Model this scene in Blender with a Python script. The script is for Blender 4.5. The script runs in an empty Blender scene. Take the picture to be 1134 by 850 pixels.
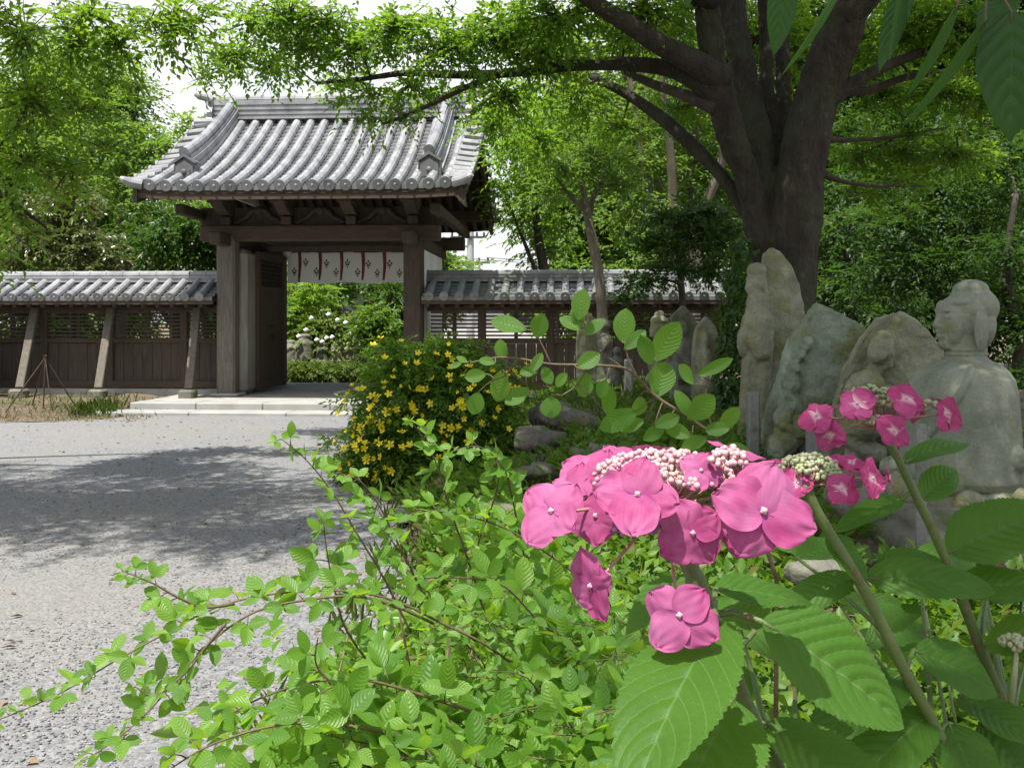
import bpy, math, random
import numpy as np
from mathutils import Vector, Matrix, Quaternion

sc = bpy.context.scene
C = sc.collection
F = 1071.0                      # focal length in pixels of a 1134 wide frame
EYE = 1.3

# ------------------------------------------------------------------ camera
cam_d = bpy.data.cameras.new("camera")
cam_d.sensor_width = 36.0
cam_d.lens = 34.0
cam_d.shift_y = -67.0 / 1134.0
cam_d.clip_start = 0.02
cam_d.clip_end = 2000
cam = bpy.data.objects.new("camera", cam_d)
C.objects.link(cam)
cam.location = (0, 0, EYE)
cam.rotation_euler = (math.pi / 2, 0, 0)
sc.camera = cam

# ------------------------------------------------------------------ light
SUN = Vector((-0.17, -0.30, 0.94)).normalized()
w = bpy.data.worlds.new("World")
sc.world = w
w.use_nodes = True
nt = w.node_tree
nt.nodes.clear()
sky = nt.nodes.new("ShaderNodeTexSky")
sky.sky_type = 'NISHITA'
sky.sun_disc = False
sky.sun_elevation = math.asin(SUN.z)
sky.sun_rotation = math.atan2(SUN.x, SUN.y)
sky.air_density = 1.3
sky.dust_density = 3.0
sky.ozone_density = 1.0
bg = nt.nodes.new("ShaderNodeBackground")
bg.inputs[1].default_value = 0.115
# thin bright cloud over the whole sky
wtc = nt.nodes.new("ShaderNodeTexCoord")
wmp = nt.nodes.new("ShaderNodeMapping")
wmp.inputs['Scale'].default_value = (1, 1, 2.2)
wno = nt.nodes.new("ShaderNodeTexNoise")
wno.inputs['Scale'].default_value = 2.3
wno.inputs['Detail'].default_value = 7
wmr = nt.nodes.new("ShaderNodeMapRange")
wmr.inputs[1].default_value = .30
wmr.inputs[2].default_value = .58
wmr.inputs[3].default_value = .7
wmx = nt.nodes.new("ShaderNodeMix")
wmx.data_type = 'RGBA'
wmx.inputs[7].default_value = (6.0, 6.1, 6.3, 1)
nt.links.new(wtc.outputs['Generated'], wmp.inputs[0])
nt.links.new(wmp.outputs[0], wno.inputs['Vector'])
nt.links.new(wno.outputs[0], wmr.inputs[0])
wsp = nt.nodes.new("ShaderNodeSeparateXYZ")
wel = nt.nodes.new("ShaderNodeMapRange")       # cloud bank low over the horizon, clearer overhead
wel.inputs[1].default_value = .34
wel.inputs[2].default_value = .62
wel.inputs[3].default_value = 1.0
wel.inputs[4].default_value = .12
wml = nt.nodes.new("ShaderNodeMath")
wml.operation = 'MULTIPLY'
nt.links.new(wtc.outputs['Generated'], wsp.inputs[0])
nt.links.new(wsp.outputs[2], wel.inputs[0])
nt.links.new(wmr.outputs[0], wml.inputs[0])
nt.links.new(wel.outputs[0], wml.inputs[1])
nt.links.new(wml.outputs[0], wmx.inputs[0])
nt.links.new(sky.outputs[0], wmx.inputs[6])
wo = nt.nodes.new("ShaderNodeOutputWorld")
nt.links.new(wmx.outputs[2], bg.inputs[0])
nt.links.new(bg.outputs[0], wo.inputs[0])
sun_d = bpy.data.lights.new("sun", 'SUN')
sun_d.energy = 5.0
sun_d.angle = math.radians(0.5)
sun_d.color = (1.0, 0.955, 0.88)
sun = bpy.data.objects.new("sun", sun_d)
C.objects.link(sun)
sun.location = (-6, -8, 25)
sun.rotation_euler = SUN.to_track_quat('Z', 'Y').to_euler()
sc.view_settings.view_transform = 'Standard'
sc.view_settings.look = 'None'
sc.view_settings.exposure = 0.74
sc.view_settings.gamma = 1
sc.view_settings.use_curve_mapping = False
sc.cycles.max_bounces = 8
sc.cycles.diffuse_bounces = 4
sc.cycles.transmission_bounces = 6
sc.cycles.glossy_bounces = 3
sc.cycles.transparent_max_bounces = 6
sc.cycles.sample_clamp_indirect = 6
sc.cycles.use_denoising = True
try:
    sc.cycles.denoiser = 'OPENIMAGEDENOISE'
except Exception:
    pass

def P(px, py, d):
    """point of the place seen at pixel px, py at the distance d"""
    return Vector(((px - 567) / F * d, d, EYE + (358 - py) / F * d))

# ------------------------------------------------------------------ materials
class NT:
    def __init__(s, name):
        s.m = bpy.data.materials.new(name)
        s.m.use_nodes = True
        s.t = s.m.node_tree
        s.t.nodes.clear()
        s.out = s.t.nodes.new("ShaderNodeOutputMaterial")
    def n(s, typ, props=None, **ins):
        nd = s.t.nodes.new(typ)
        for k, v in (props or {}).items():
            setattr(nd, k, v)
        for k, v in ins.items():
            key = k.replace('_', ' ')
            sock = nd.inputs[int(k[1:])] if (k[0] == 'i' and k[1:].isdigit()) else nd.inputs[key]
            if hasattr(v, 'is_linked') or isinstance(v, bpy.types.NodeSocket):
                s.t.links.new(v, sock)
            else:
                if isinstance(v, (tuple, list)) and len(v) == 3 and sock.type == 'RGBA':
                    v = (*v, 1)
                sock.default_value = v
        return nd
    def math(s, op, a, b=0.0, c=0.0, clamp=False):
        nd = s.n("ShaderNodeMath", {'operation': op, 'use_clamp': clamp})
        for i, v in enumerate((a, b, c)):
            if isinstance(v, bpy.types.NodeSocket):
                s.t.links.new(v, nd.inputs[i])
            else:
                nd.inputs[i].default_value = v
        return nd.outputs[0]
    def mix(s, f, a, b, mode='MIX'):
        nd = s.n("ShaderNodeMix", {'data_type': 'RGBA', 'blend_type': mode})
        for i, v in ((0, f), (6, a), (7, b)):
            if isinstance(v, bpy.types.NodeSocket):
                s.t.links.new(v, nd.inputs[i])
            else:
                if isinstance(v, (tuple, list)) and len(v) == 3:
                    v = (*v, 1)
                nd.inputs[i].default_value = v
        return nd.outputs[2]
    def ramp(s, fac, p0, p1):
        nd = s.n("ShaderNodeMapRange", {'clamp': True})
        s.t.links.new(fac, nd.inputs[0])
        nd.inputs[1].default_value = p0
        nd.inputs[2].default_value = p1
        return nd.outputs[0]
    def coord(s, scale=(1, 1, 1), kind='Object'):
        tc = s.n("ShaderNodeTexCoord")
        mp = s.n("ShaderNodeMapping")
        s.t.links.new(tc.outputs[kind], mp.inputs[0])
        mp.inputs['Scale'].default_value = scale
        return mp.outputs[0]
    def noise(s, co, scale, detail=4, rough=.55, dist=0.0):
        return s.n("ShaderNodeTexNoise", Vector=co, Scale=scale, Detail=detail, Roughness=rough, Distortion=dist).outputs[0]
    def bump(s, h, strength, dist=.01, normal=None):
        b = s.n("ShaderNodeBump", Height=h, Strength=strength, Distance=dist)
        if normal is not None:
            s.t.links.new(normal, b.inputs['Normal'])
        return b.outputs[0]
    def done(s, shader):
        s.t.links.new(shader, s.out.inputs[0])
        return s.m

def surf(name, c1, c2, scale=5, rough=.8, stretch=(1, 1, 1), bump=.4, bscale=40, bdist=.01,
         spots=None, spot_scale=6, spot_lo=.55, spot_hi=.65, fine=.25, metal=0, spec=.5, spots2=None):
    """a weathered surface: two tones, finer grain, and blotches of a third and fourth colour"""
    t = NT(name)
    co = t.coord(stretch)
    n1 = t.ramp(t.noise(co, scale, 5), .3, .7)
    col = t.mix(n1, c1, c2)
    n2 = t.noise(co, bscale, 6, .6)
    k = t.math('MULTIPLY_ADD', n2, fine * 2, 1 - fine)
    cc = t.n("ShaderNodeCombineColor")
    for i in range(3):
        t.t.links.new(k, cc.inputs[i])
    col = t.mix(1.0, col, cc.outputs[0], 'MULTIPLY')
    if spots:
        m = t.ramp(t.noise(t.coord((1.1, 1, .9)), spot_scale, 6, .65), spot_lo, spot_hi)
        col = t.mix(m, col, spots)
    if spots2:
        m = t.math('MULTIPLY', t.ramp(t.noise(t.coord((.9, 1.2, 1.1)), spot_scale * 5.1, 6, .7), .58, .72), .7)
        col = t.mix(m, col, spots2)
    h = t.math('MULTIPLY_ADD', t.noise(co, bscale * .3, 5), 1.2, n2)
    p = t.n("ShaderNodeBsdfPrincipled", Base_Color=col, Roughness=rough, Metallic=metal, Normal=t.bump(h, bump, bdist))
    p.inputs['Specular IOR Level'].default_value = spec
    return t.done(p.outputs[0])

def leafmat(name, c1, c2, trans, tf=.4, rough=.45, veins=False, vein_col=None, vein_n=8.0, under=None, third=None, spec=.35):
    t = NT(name)
    geo = t.n("ShaderNodeNewGeometry")
    rnd = geo.outputs['Random Per Island']
    col = t.mix(rnd, c1, c2)
    if third:
        r2 = t.math('FRACT', t.math('MULTIPLY', rnd, 37.7))
        col = t.mix(t.ramp(r2, .9, .93), col, third)
    tcol = t.mix(rnd, trans, tuple(min(1, a * b) for a, b in zip(trans, (1.25, 1.05, .8))))
    nrm = None
    if veins:
        uv = t.n("ShaderNodeUVMap").outputs[0]
        sp = t.n("ShaderNodeSeparateXYZ", Vector=uv)
        u = t.math('ABSOLUTE', t.math('MULTIPLY_ADD', sp.outputs[0], 2, -1))
        v = sp.outputs[1]
        mid = t.ramp(t.math('ABSOLUTE', u), .035, .012)
        ph = t.math('MULTIPLY', t.math('SUBTRACT', v, t.math('MULTIPLY', t.math('POWER', u, 1.25), .30)), vein_n)
        fr = t.math('FRACT', ph)
        dd = t.math('ABSOLUTE', t.math('SUBTRACT', fr, .5))
        lat = t.ramp(dd, .055, .015)
        # fine net between the side veins
        net = t.n("ShaderNodeTexVoronoi", {'feature': 'DISTANCE_TO_EDGE'}, Vector=uv, Scale=vein_n * 4.5).outputs[0]
        netm = t.math('MULTIPLY', t.ramp(net, .05, .0), .35)
        mask = t.math('MAXIMUM', mid, t.math('MULTIPLY', lat, .75))
        mask2 = t.math('MAXIMUM', mask, netm)
        nz = t.noise(t.n("ShaderNodeTexCoord").outputs['Object'], 30, 4)
        col = t.mix(t.math('MULTIPLY', t.ramp(nz, .35, .75), .35), col, tuple(a * .65 for a in c1))
        col = t.mix(t.math('MULTIPLY', mask2, .8), col, vein_col)
        tcol = t.mix(t.math('MULTIPLY', mask, .6), tcol, tuple(a * .5 for a in trans))
        quilt = t.ramp(dd, .0, .42)
        h = t.math('SUBTRACT', quilt, t.math('MULTIPLY', netm, .6))
        nrm = t.bump(h, .28, .004)
    if under:
        col = t.mix(geo.outputs['Backfacing'], col, under)
    p = t.n("ShaderNodeBsdfPrincipled", Base_Color=col, Roughness=rough)
    p.inputs['Specular IOR Level'].default_value = spec
    tr = t.n("ShaderNodeBsdfTranslucent", Color=tcol)
    if nrm is not None:
        t.t.links.new(nrm, p.inputs['Normal'])
    mx = t.n("ShaderNodeMixShader", Fac=tf)
    t.t.links.new(p.outputs[0], mx.inputs[1])
    t.t.links.new(tr.outputs[0], mx.inputs[2])
    return t.done(mx.outputs[0])

# ------------------------------------------------------------------ mesh helpers
def frame(d, up=Vector((0, 0, 1))):
    d = d.normalized()
    if abs(d.dot(up)) > .97:
        up = Vector((0, 1, 0))
    s = d.cross(up).normalized()
    return s, s.cross(d).normalized()

class MB:
    def __init__(s):
        s.v, s.f, s.mi, s.cur = [], [], [], 0
    def add(s, vs, fs):
        b = len(s.v)
        s.v.extend([tuple(p) for p in vs])
        s.f.extend([tuple(i + b for i in q) for q in fs])
        s.mi.extend([s.cur] * len(fs))
    def box(s, c, size, rot=None, bevel=0.0):
        hx, hy, hz = size[0] / 2, size[1] / 2, size[2] / 2
        c = Vector(c)
        if bevel <= 0:
            vs = [Vector((x * hx, y * hy, z * hz)) for x in (-1, 1) for y in (-1, 1) for z in (-1, 1)]
            fs = [(0, 1, 3, 2), (4, 6, 7, 5), (0, 4, 5, 1), (2, 3, 7, 6), (0, 2, 6, 4), (1, 5, 7, 3)]
        else:
            b = min(bevel, hx * .9, hy * .9, hz * .9)
            vs, fs = [], []
            idx = {}
            for x in (-1, 1):
                for y in (-1, 1):
                    for z in (-1, 1):
                        for a in range(3):
                            q = [x * (hx - b), y * (hy - b), z * (hz - b)]
                            q[a] = (x * hx, y * hy, z * hz)[a]
                            idx[(x, y, z, a)] = len(vs)
                            vs.append(Vector(q))
            for a in range(3):
                o1, o2 = [i for i in range(3) if i != a]
                for sg in (-1, 1):
                    q = []
                    for e1, e2 in ((-1, -1), (1, -1), (1, 1), (-1, 1)):
                        k = [0, 0, 0]
                        k[a] = sg; k[o1] = e1; k[o2] = e2
                        q.append(idx[(*k, a)])
                    fs.append(tuple(q))
            for a in range(3):
                o1, o2 = [i for i in range(3) if i != a]
                for e1 in (-1, 1):
                    for e2 in (-1, 1):
                        k0 = [0, 0, 0]; k1 = [0, 0, 0]
                        k0[a] = -1; k1[a] = 1
                        k0[o1] = k1[o1] = e1; k0[o2] = k1[o2] = e2
                        fs.append((idx[(*k0, o1)], idx[(*k1, o1)], idx[(*k1, o2)], idx[(*k0, o2)]))
            for x in (-1, 1):
                for y in (-1, 1):
                    for z in (-1, 1):
                        fs.append(tuple(idx[(x, y, z, a)] for a in range(3)))
        if rot is not None:
            vs = [rot @ v for v in vs]
        s.add([v + c for v in vs], fs)
    def bar(s, a, b, w, h, bevel=0.0, up=Vector((0, 0, 1))):
        a, b = Vector(a), Vector(b)
        d = b - a
        side, u = frame(d, up)
        r = Matrix((d.normalized(), side, u)).transposed()
        s.box((a + b) / 2, (d.length, w, h), r, bevel)
    def tube(s, pts, radii, seg=8, cap=True, squash=1.0):
        pts = [Vector(p) for p in pts]
        n = len(pts)
        if not hasattr(radii, '__len__'):
            radii = [radii] * n
        radii = [float(q) for q in radii]
        side = None
        vs, fs = [], []
        for i in range(n):
            d = (pts[min(i + 1, n - 1)] - pts[max(i - 1, 0)])
            if d.length < 1e-9:
                d = Vector((0, 0, 1))
            d.normalize()
            if side is None:
                side, up = frame(d)
            else:
                side = (side - d * side.dot(d))
                if side.length < 1e-6:
                    side, up = frame(d)
                side.normalize()
                up = side.cross(d).normalized()
            for k in range(seg):
                a = 2 * math.pi * k / seg
                vs.append(pts[i] + radii[i] * (math.cos(a) * side + math.sin(a) * up * squash))
        for i in range(n - 1):
            for k in range(seg):
                k2 = (k + 1) % seg
                fs.append((i * seg + k, i * seg + k2, (i + 1) * seg + k2, (i + 1) * seg + k))
        if cap:
            fs.append(tuple(range(seg))[::-1])
            fs.append(tuple((n - 1) * seg + k for k in range(seg)))
        s.add(vs, fs)
    def ell(s, c, r, rot=None, nu=12, nv=8):
        c = Vector(c)
        if not hasattr(r, '__len__'):
            r = (r, r, r)
        vs = [Vector((0, 0, -r[2]))]
        for j in range(1, nv):
            t = math.pi * j / nv
            for i in range(nu):
                a = 2 * math.pi * i / nu
                vs.append(Vector((r[0] * math.sin(t) * math.cos(a), r[1] * math.sin(t) * math.sin(a), -r[2] * math.cos(t))))
        vs.append(Vector((0, 0, r[2])))
        fs = []
        for i in range(nu):
            i2 = (i + 1) % nu
            fs.append((0, 1 + i2, 1 + i))
            for j in range(nv - 2):
                a = 1 + j * nu
                fs.append((a + i, a + i2, a + nu + i2, a + nu + i))
            a = 1 + (nv - 2) * nu
            fs.append((a + i, a + i2, len(vs) - 1))
        if rot is not None:
            vs = [rot @ v for v in vs]
        s.add([v + c for v in vs], fs)
    def cap(s, a, b, r0, r1, seg=12):
        a, b = Vector(a), Vector(b)
        d = (b - a).normalized()
        pts, rr = [], []
        for k in range(5):
            t = math.pi / 2 * (1 - k / 4)
            pts.append(a - d * r0 * math.sin(t)); rr.append(max(1e-3, r0 * math.cos(t)))
        for k in range(5):
            t = math.pi / 2 * k / 4
            pts.append(b + d * r1 * math.sin(t)); rr.append(max(1e-3, r1 * math.cos(t)))
        s.tube(pts, rr, seg)
    def prism(s, outline, depth_vec):
        """closed outline (list of points) pushed along depth_vec"""
        o = [Vector(p) for p in outline]
        d = Vector(depth_vec)
        n = len(o)
        fs = [tuple(range(n))[::-1], tuple(range(n, 2 * n))]
        for i in range(n):
            j = (i + 1) % n
            fs.append((i, j, n + j, n + i))
        s.add(o + [p + d for p in o], fs)
    def quad(s, a, b, c, d):
        s.add([a, b, c, d], [(0, 1, 2, 3)])
    def mesh(s, name, smooth=False):
        me = bpy.data.meshes.new(name)
        me.from_pydata(s.v, [], s.f)
        me.update()
        if any(s.mi):
            me.polygons.foreach_set('material_index', s.mi)
        if smooth:
            me.polygons.foreach_set('use_smooth', [True] * len(s.f))
        return me
    def build(s, name, mats, parent=None, world=True, smooth=False):
        return link(name, s.mesh(name, smooth), mats, parent, world)

def link(name, me, mats, parent=None, world=True):
    if mats is not None:
        for m in (mats if isinstance(mats, (list, tuple)) else [mats]):
            me.materials.append(m)
    o = bpy.data.objects.new(name, me)
    C.objects.link(o)
    if parent is not None:
        o.parent = parent
        if world and parent.type == 'EMPTY':
            o.matrix_parent_inverse = Matrix.LocRotScale(parent.location, parent.rotation_euler, parent.scale).inverted()
    return o

def thing(name, label, cat, loc=(0, 0, 0), rz=0.0, group=None):
    o = bpy.data.objects.new(name, None)
    C.objects.link(o)
    o.location = loc
    o.rotation_euler = (0, 0, rz)
    o.empty_display_size = .1
    return tag(o, label, cat, group)

def tag(o, label, cat, group=None):
    o['label'] = label
    o['category'] = cat
    if group:
        o['group'] = group
    return o

def kind(o, k):
    o['kind'] = k
    return o

def np_mesh(name, verts, faces, mi=None, uv=None, smooth=False):
    """verts (N,3), faces (M,k) all with k corners"""
    me = bpy.data.meshes.new(name)
    verts = np.ascontiguousarray(verts, dtype=np.float32)
    faces = np.ascontiguousarray(faces, dtype=np.int32)
    m, k = faces.shape
    me.vertices.add(len(verts))
    me.vertices.foreach_set('co', verts.ravel())
    me.loops.add(m * k)
    me.loops.foreach_set('vertex_index', faces.ravel())
    me.polygons.add(m)
    me.polygons.foreach_set('loop_start', np.arange(0, m * k, k, dtype=np.int32))
    me.polygons.foreach_set('loop_total', np.full(m, k, dtype=np.int32))
    if mi is not None:
        me.polygons.foreach_set('material_index', np.asarray(mi, dtype=np.int32))
    if smooth:
        me.polygons.foreach_set('use_smooth', np.ones(m, dtype=bool))
    if uv is not None:
        l = me.uv_layers.new(name='UVMap')
        l.data.foreach_set('uv', np.ascontiguousarray(uv[faces.ravel()], dtype=np.float32).ravel())
    me.update(calc_edges=True)
    return me

def fused(name, mb, voxel, mats, parent=None, smooth_it=6, disp=None, dscale=.2, world=True, factor=.5, keep=True):
    """one continuous skin round the overlapping shapes of mb"""
    o = link(name, mb.mesh(name), mats, parent, world)
    md = o.modifiers.new('r', 'REMESH')
    md.mode = 'VOXEL'
    md.voxel_size = voxel
    md.use_smooth_shade = True
    if smooth_it:
        sm = o.modifiers.new('s', 'SMOOTH')
        sm.iterations = smooth_it
        sm.factor = factor
    for k, (d, sc_) in enumerate([] if disp is None else ([(disp, dscale)] if not isinstance(disp, list) else disp)):
        tx = bpy.data.textures.new(name + 'tex', 'CLOUDS')
        tx.noise_scale = sc_
        tx.noise_depth = 3
        dm = o.modifiers.new('d%d' % k, 'DISPLACE')
        dm.texture = tx
        dm.strength = d
        dm.mid_level = .5
        dm.texture_coords = 'LOCAL'
    dg = bpy.context.evaluated_depsgraph_get()
    me = bpy.data.meshes.new_from_object(o.evaluated_get(dg), depsgraph=dg)
    o.modifiers.clear()
    old = o.data
    o.data = me
    bpy.data.meshes.remove(old)
    me.name = name
    return o

# ------------------------------------------------------------------ leaves
def unit(a):
    return a / np.maximum(np.linalg.norm(a, axis=-1, keepdims=True), 1e-9)

class Leaves:
    """small folded leaves, four corners each, gathered into one mesh"""
    def __init__(s, seed=1):
        s.r = np.random.default_rng(seed)
        s.parts = []
        s.tw = []
    def put(s, pos, d, up, L, W, fold=.25, droop=.1):
        d = unit(d)
        side = unit(np.cross(d, up))
        up = np.cross(side, d)
        L = np.asarray(L).reshape(-1, 1) * np.ones((len(pos), 1))
        W = np.asarray(W).reshape(-1, 1) * np.ones((len(pos), 1))
        v = np.stack([pos,
                      pos + d * L * .45 + side * W * .5 + up * W * fold,
                      pos + d * L - up * L * droop,
                      pos + d * L * .45 - side * W * .5 + up * W * fold], 1)
        s.parts.append(v.astype(np.float32))
    def sprays(s, o, d, up, length, n, L, W, spread=.9, droop=.15, lv=.3):
        """n leaves set alternately along each of len(o) twigs"""
        r = s.r
        N = len(o)
        d = unit(d)
        side = unit(np.cross(d, up))
        upn = np.cross(side, d)
        length = np.asarray(length) * np.ones(N)
        for k in range(n):
            t = (k + .6) / n
            sg = 1 if k % 2 else -1
            if k == n - 1:
                sg = 0
            ang = (spread * (1 - .35 * t)) * sg + r.normal(0, .2, N)
            pos = o + d * (length * t)[:, None] - np.array([0, 0, 1.0]) * (droop * length * t * t)[:, None]
            ld = d * np.cos(ang)[:, None] + side * np.sin(ang)[:, None] + r.normal(0, .18, (N, 3)) - np.array([0, 0, .15])
            lu = upn + r.normal(0, .3, (N, 3))
            ll = L * r.uniform(1 - lv, 1 + lv, N)
            s.put(pos, ld, lu, ll, ll * (W / L) * r.uniform(.85, 1.15, N))
    def twigs(s, a, b, ra, rb, bend=0.0):
        N = len(a)
        mid = (a + b) / 2 + s.r.normal(0, 1, (N, 3)) * bend * np.linalg.norm(b - a, axis=1)[:, None]
        for p, q, r0, r1 in ((a, mid, ra, (ra + rb) / 2), (mid, b, (ra + rb) / 2, rb)):
            d = unit(q - p)
            h = np.where(np.abs(d[:, 2:3]) > .9, np.array([[1.0, 0, 0]]), np.array([[0, 0, 1.0]]))
            s1 = unit(np.cross(d, h))
            s2 = np.cross(s1, d)
            vs = []
            for pt, rr in ((p, r0), (q, r1)):
                for k in range(3):
                    an = 2 * math.pi * k / 3
                    vs.append(pt + rr * (math.cos(an) * s1 + math.sin(an) * s2))
            s.tw.append(np.stack(vs, 1).astype(np.float32))
    def clump(s, c, r, n, length=.4, nl=9, L=.06, W=.028, flat=.7, fill=.55, out=.8, twig=None, droop=.2):
        c = np.asarray(c, float); r = np.asarray(r, float) * np.ones(3)
        g = s.r
        dv = unit(g.normal(0, 1, (n, 3)))
        rad = g.uniform(0, 1, n) ** fill
        # lumpy outline
        lump = 1 + .28 * np.sin(dv[:, 0] * 5 + c[0] * 3) * np.sin(dv[:, 2] * 6 + c[1] * 2) + .15 * np.sin(dv[:, 1] * 11 + c[2])
        o = c + dv * (rad * lump)[:, None] * r
        d = unit(dv * np.array([1, 1, .5])) * out + g.normal(0, .6, (n, 3)) * np.array([1, 1, .5]) - np.array([0, 0, .12])
        up = np.array([0, 0, 1.0]) + g.normal(0, .45 * (1.3 - flat), (n, 3))
        s.sprays(o - unit(d) * length * .4, d, up, length * g.uniform(.7, 1.25, n), nl, L, W, droop=droop)
        if twig:
            k = g.uniform(0, 1, n) < twig[0]
            s.twigs(c + (o[k] - c) * .25, o[k] + unit(d[k]) * length * .5, twig[1], twig[1] * .3, .08)
    def mesh(s, name):
        v = np.concatenate(s.parts).reshape(-1, 3)
        n = len(v) // 4
        b = np.arange(n, dtype=np.int32)[:, None] * 4
        f = np.concatenate([b + np.array([0, 1, 2]), b + np.array([0, 2, 3])], 1).reshape(-1, 3)
        return np_mesh(name, v, f)
    def build(s, name, mat, parent=None, world=True):
        return link(name, s.mesh(name), mat, parent, world)
    def twig_mesh(s, name):
        v = np.concatenate(s.tw).reshape(-1, 3)
        n = len(v) // 6
        b = np.arange(n, dtype=np.int32)[:, None] * 6
        f = np.concatenate([b + np.array([k, (k + 1) % 3, 3 + (k + 1) % 3, 3 + k]) for k in range(3)], 1).reshape(-1, 4)
        return np_mesh(name, v, f)

def grid_leaves(items, nt_, ns, profile, extra=None):
    """large leaves or petals as fine grids; items = list of dicts pos,dir,up,L,W,fold,curl,wave. Returns verts, faces, uv"""
    t = np.linspace(0, 1, nt_)
    sx = np.linspace(-1, 1, ns)
    T, S = np.meshgrid(t, sx, indexing='ij')
    V, Fc, U = [], [], []
    base = 0
    fa = []
    for i in range(nt_ - 1):
        for j in range(ns - 1):
            a = i * ns + j
            fa.append((a, a + 1, a + ns + 1, a + ns))
    fa = np.array(fa)
    for it in items:
        d = Vector(it['dir']).normalized()
        up = Vector(it['up'])
        side = d.cross(up).normalized()
        up = side.cross(d).normalized()
        L, W = it['L'], it['W']
        wdt = profile(T, S)
        x = S * wdt * W * .5
        y = T * L
        z = it.get('fold', .15) * np.abs(x) - it.get('curl', .15) * L * T ** 2
        z = z + it.get('side_curl', 0) * (np.abs(S) ** 2) * W * wdt
        z = z + it.get('wave', 0) * W * np.sin(T * it.get('wf', 9) + it.get('ph', 0)) * np.abs(S) ** 1.5 * np.sign(S + 1e-9)
        if extra is not None:
            x, y, z = extra(T, S, x, y, z, it)
        p = np.array(it['pos'])[None, None] + y[..., None] * np.array(d) + x[..., None] * np.array(side) + z[..., None] * np.array(up)
        V.append(p.reshape(-1, 3))
        U.append(np.stack([(S + 1) / 2, T], -1).reshape(-1, 2))
        Fc.append(fa + base)
        base += nt_ * ns
    return np.concatenate(V), np.concatenate(Fc), np.concatenate(U)

def wander(a, b, n, amp, rnd, sag=0.0):
    a, b = Vector(a), Vector(b)
    L = (b - a).length
    pts = []
    o = Vector((0, 0, 0))
    for i in range(n + 1):
        t = i / n
        o = o + Vector((rnd.gauss(0, 1), rnd.gauss(0, 1), rnd.gauss(0, 1))) * amp * L / n
        k = math.sin(math.pi * t)
        pts.append(a.lerp(b, t) + o * k + Vector((0, 0, sag * L * k)))
    return pts

def smooth_path(pts, sub=4):
    """Catmull-Rom through (x,y,z,r) rows"""
    out = []
    n = len(pts)
    for i in range(n - 1):
        p = [pts[max(i - 1, 0)], pts[i], pts[i + 1], pts[min(i + 2, n - 1)]]
        p = [np.array(q, float) for q in p]
        for k in range(sub):
            t = k / sub
            out.append(.5 * ((2 * p[1]) + (-p[0] + p[2]) * t + (2 * p[0] - 5 * p[1] + 4 * p[2] - p[3]) * t * t + (-p[0] + 3 * p[1] - 3 * p[2] + p[3]) * t ** 3))
    out.append(np.array(pts[-1], float))
    return [[float(c) for c in q] for q in out]
# ------------------------------------------------------------------ palette
M = {}
M['tile_pan'] = surf('pan_tile', (.085, .088, .093), (.165, .169, .175), 3.5, .5, bump=.3, bscale=60, bdist=.004, spots=(.08, .085, .075), spot_scale=2.5, spot_lo=.55, spot_hi=.7)
M['tile'] = surf('roof_tile', (.15, .155, .165), (.325, .33, .342), 3.5, .42, bump=.3, bscale=60, bdist=.004, spots=(.19, .20, .185), spot_scale=2.5, spot_lo=.58, spot_hi=.7, spec=.6)
M['tile_dark'] = surf('old_shaded_roof_tile', (.12, .124, .128), (.23, .235, .24), 4, .5, bump=.3, bscale=60, bdist=.004, spots=(.13, .15, .12), spot_scale=2, spot_lo=.5, spot_hi=.65)  # aged tile, its tone darkened further for the shade over the right wall
M['wood'] = surf('weathered_wood', (.036, .025, .016), (.075, .054, .038), 5, .8, stretch=(9, 9, 1), bump=.5, bscale=40, bdist=.006, fine=.4)
M['wood_h'] = surf('weathered_beam', (.042, .027, .016), (.08, .055, .036), 5, .8, stretch=(1, 9, 9), bump=.5, bscale=40, bdist=.006, fine=.4)
M['wood_red'] = surf('reddish_wood', (.055, .034, .024), (.085, .056, .04), 4, .75, stretch=(2, 8, 8), bump=.4, bscale=40)
M['wood_grey'] = surf('bleached_post', (.095, .082, .064), (.165, .145, .118), 5, .85, stretch=(8, 8, .9), bump=.5, bscale=40, bdist=.006, fine=.35)
M['wood_dark'] = surf('dark_boards', (.045, .033, .025), (.085, .065, .05), 4, .85, stretch=(10, 10, .8), bump=.6, bscale=30, bdist=.006, fine=.4)
M['panel'] = surf('silvered_panel', (.20, .19, .165), (.29, .28, .245), 3, .85, stretch=(6, 2, .7), bump=.3, bscale=40, fine=.2)
M['plaster'] = surf('plaster', (.62, .61, .57), (.74, .73, .69), 2, .9, bump=.15, bscale=60, fine=.08, spots=(.5, .49, .44), spot_scale=3)
M['granite'] = surf('pale_granite', (.24, .24, .23), (.34, .34, .325), 3, .8, bump=.35, bscale=120, bdist=.003, fine=.35, spots=(.28, .27, .24), spot_scale=2.2)
M['concrete'] = surf('footing_concrete', (.26, .25, .23), (.36, .35, .32), 3, .9, bump=.3, bscale=80, fine=.25, spots=(.16, .17, .12), spot_scale=2.5)
M['cloth'] = surf('white_cotton', (.78, .78, .76), (.84, .84, .82), 3, .9, bump=.2, bscale=200, bdist=.001, fine=.05)
M['ribbon'] = surf('red_ribbon', (.17, .02, .026), (.24, .035, .04), 8, .7, bump=.2, bscale=200, fine=.15)
M['ink'] = surf('crest_print', (.07, .065, .05), (.12, .11, .085), 30, .9, bump=.1, bscale=200)
M['post_stone'] = surf('grey_post_stone', (.16, .16, .15), (.25, .25, .235), 4, .9, bump=.5, bscale=60, fine=.35, spots=(.10, .11, .07), spot_scale=6)
M['iron'] = surf('rusty_iron', (.03, .022, .018), (.07, .045, .03), 20, .7, bump=.3, bscale=80)
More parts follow.
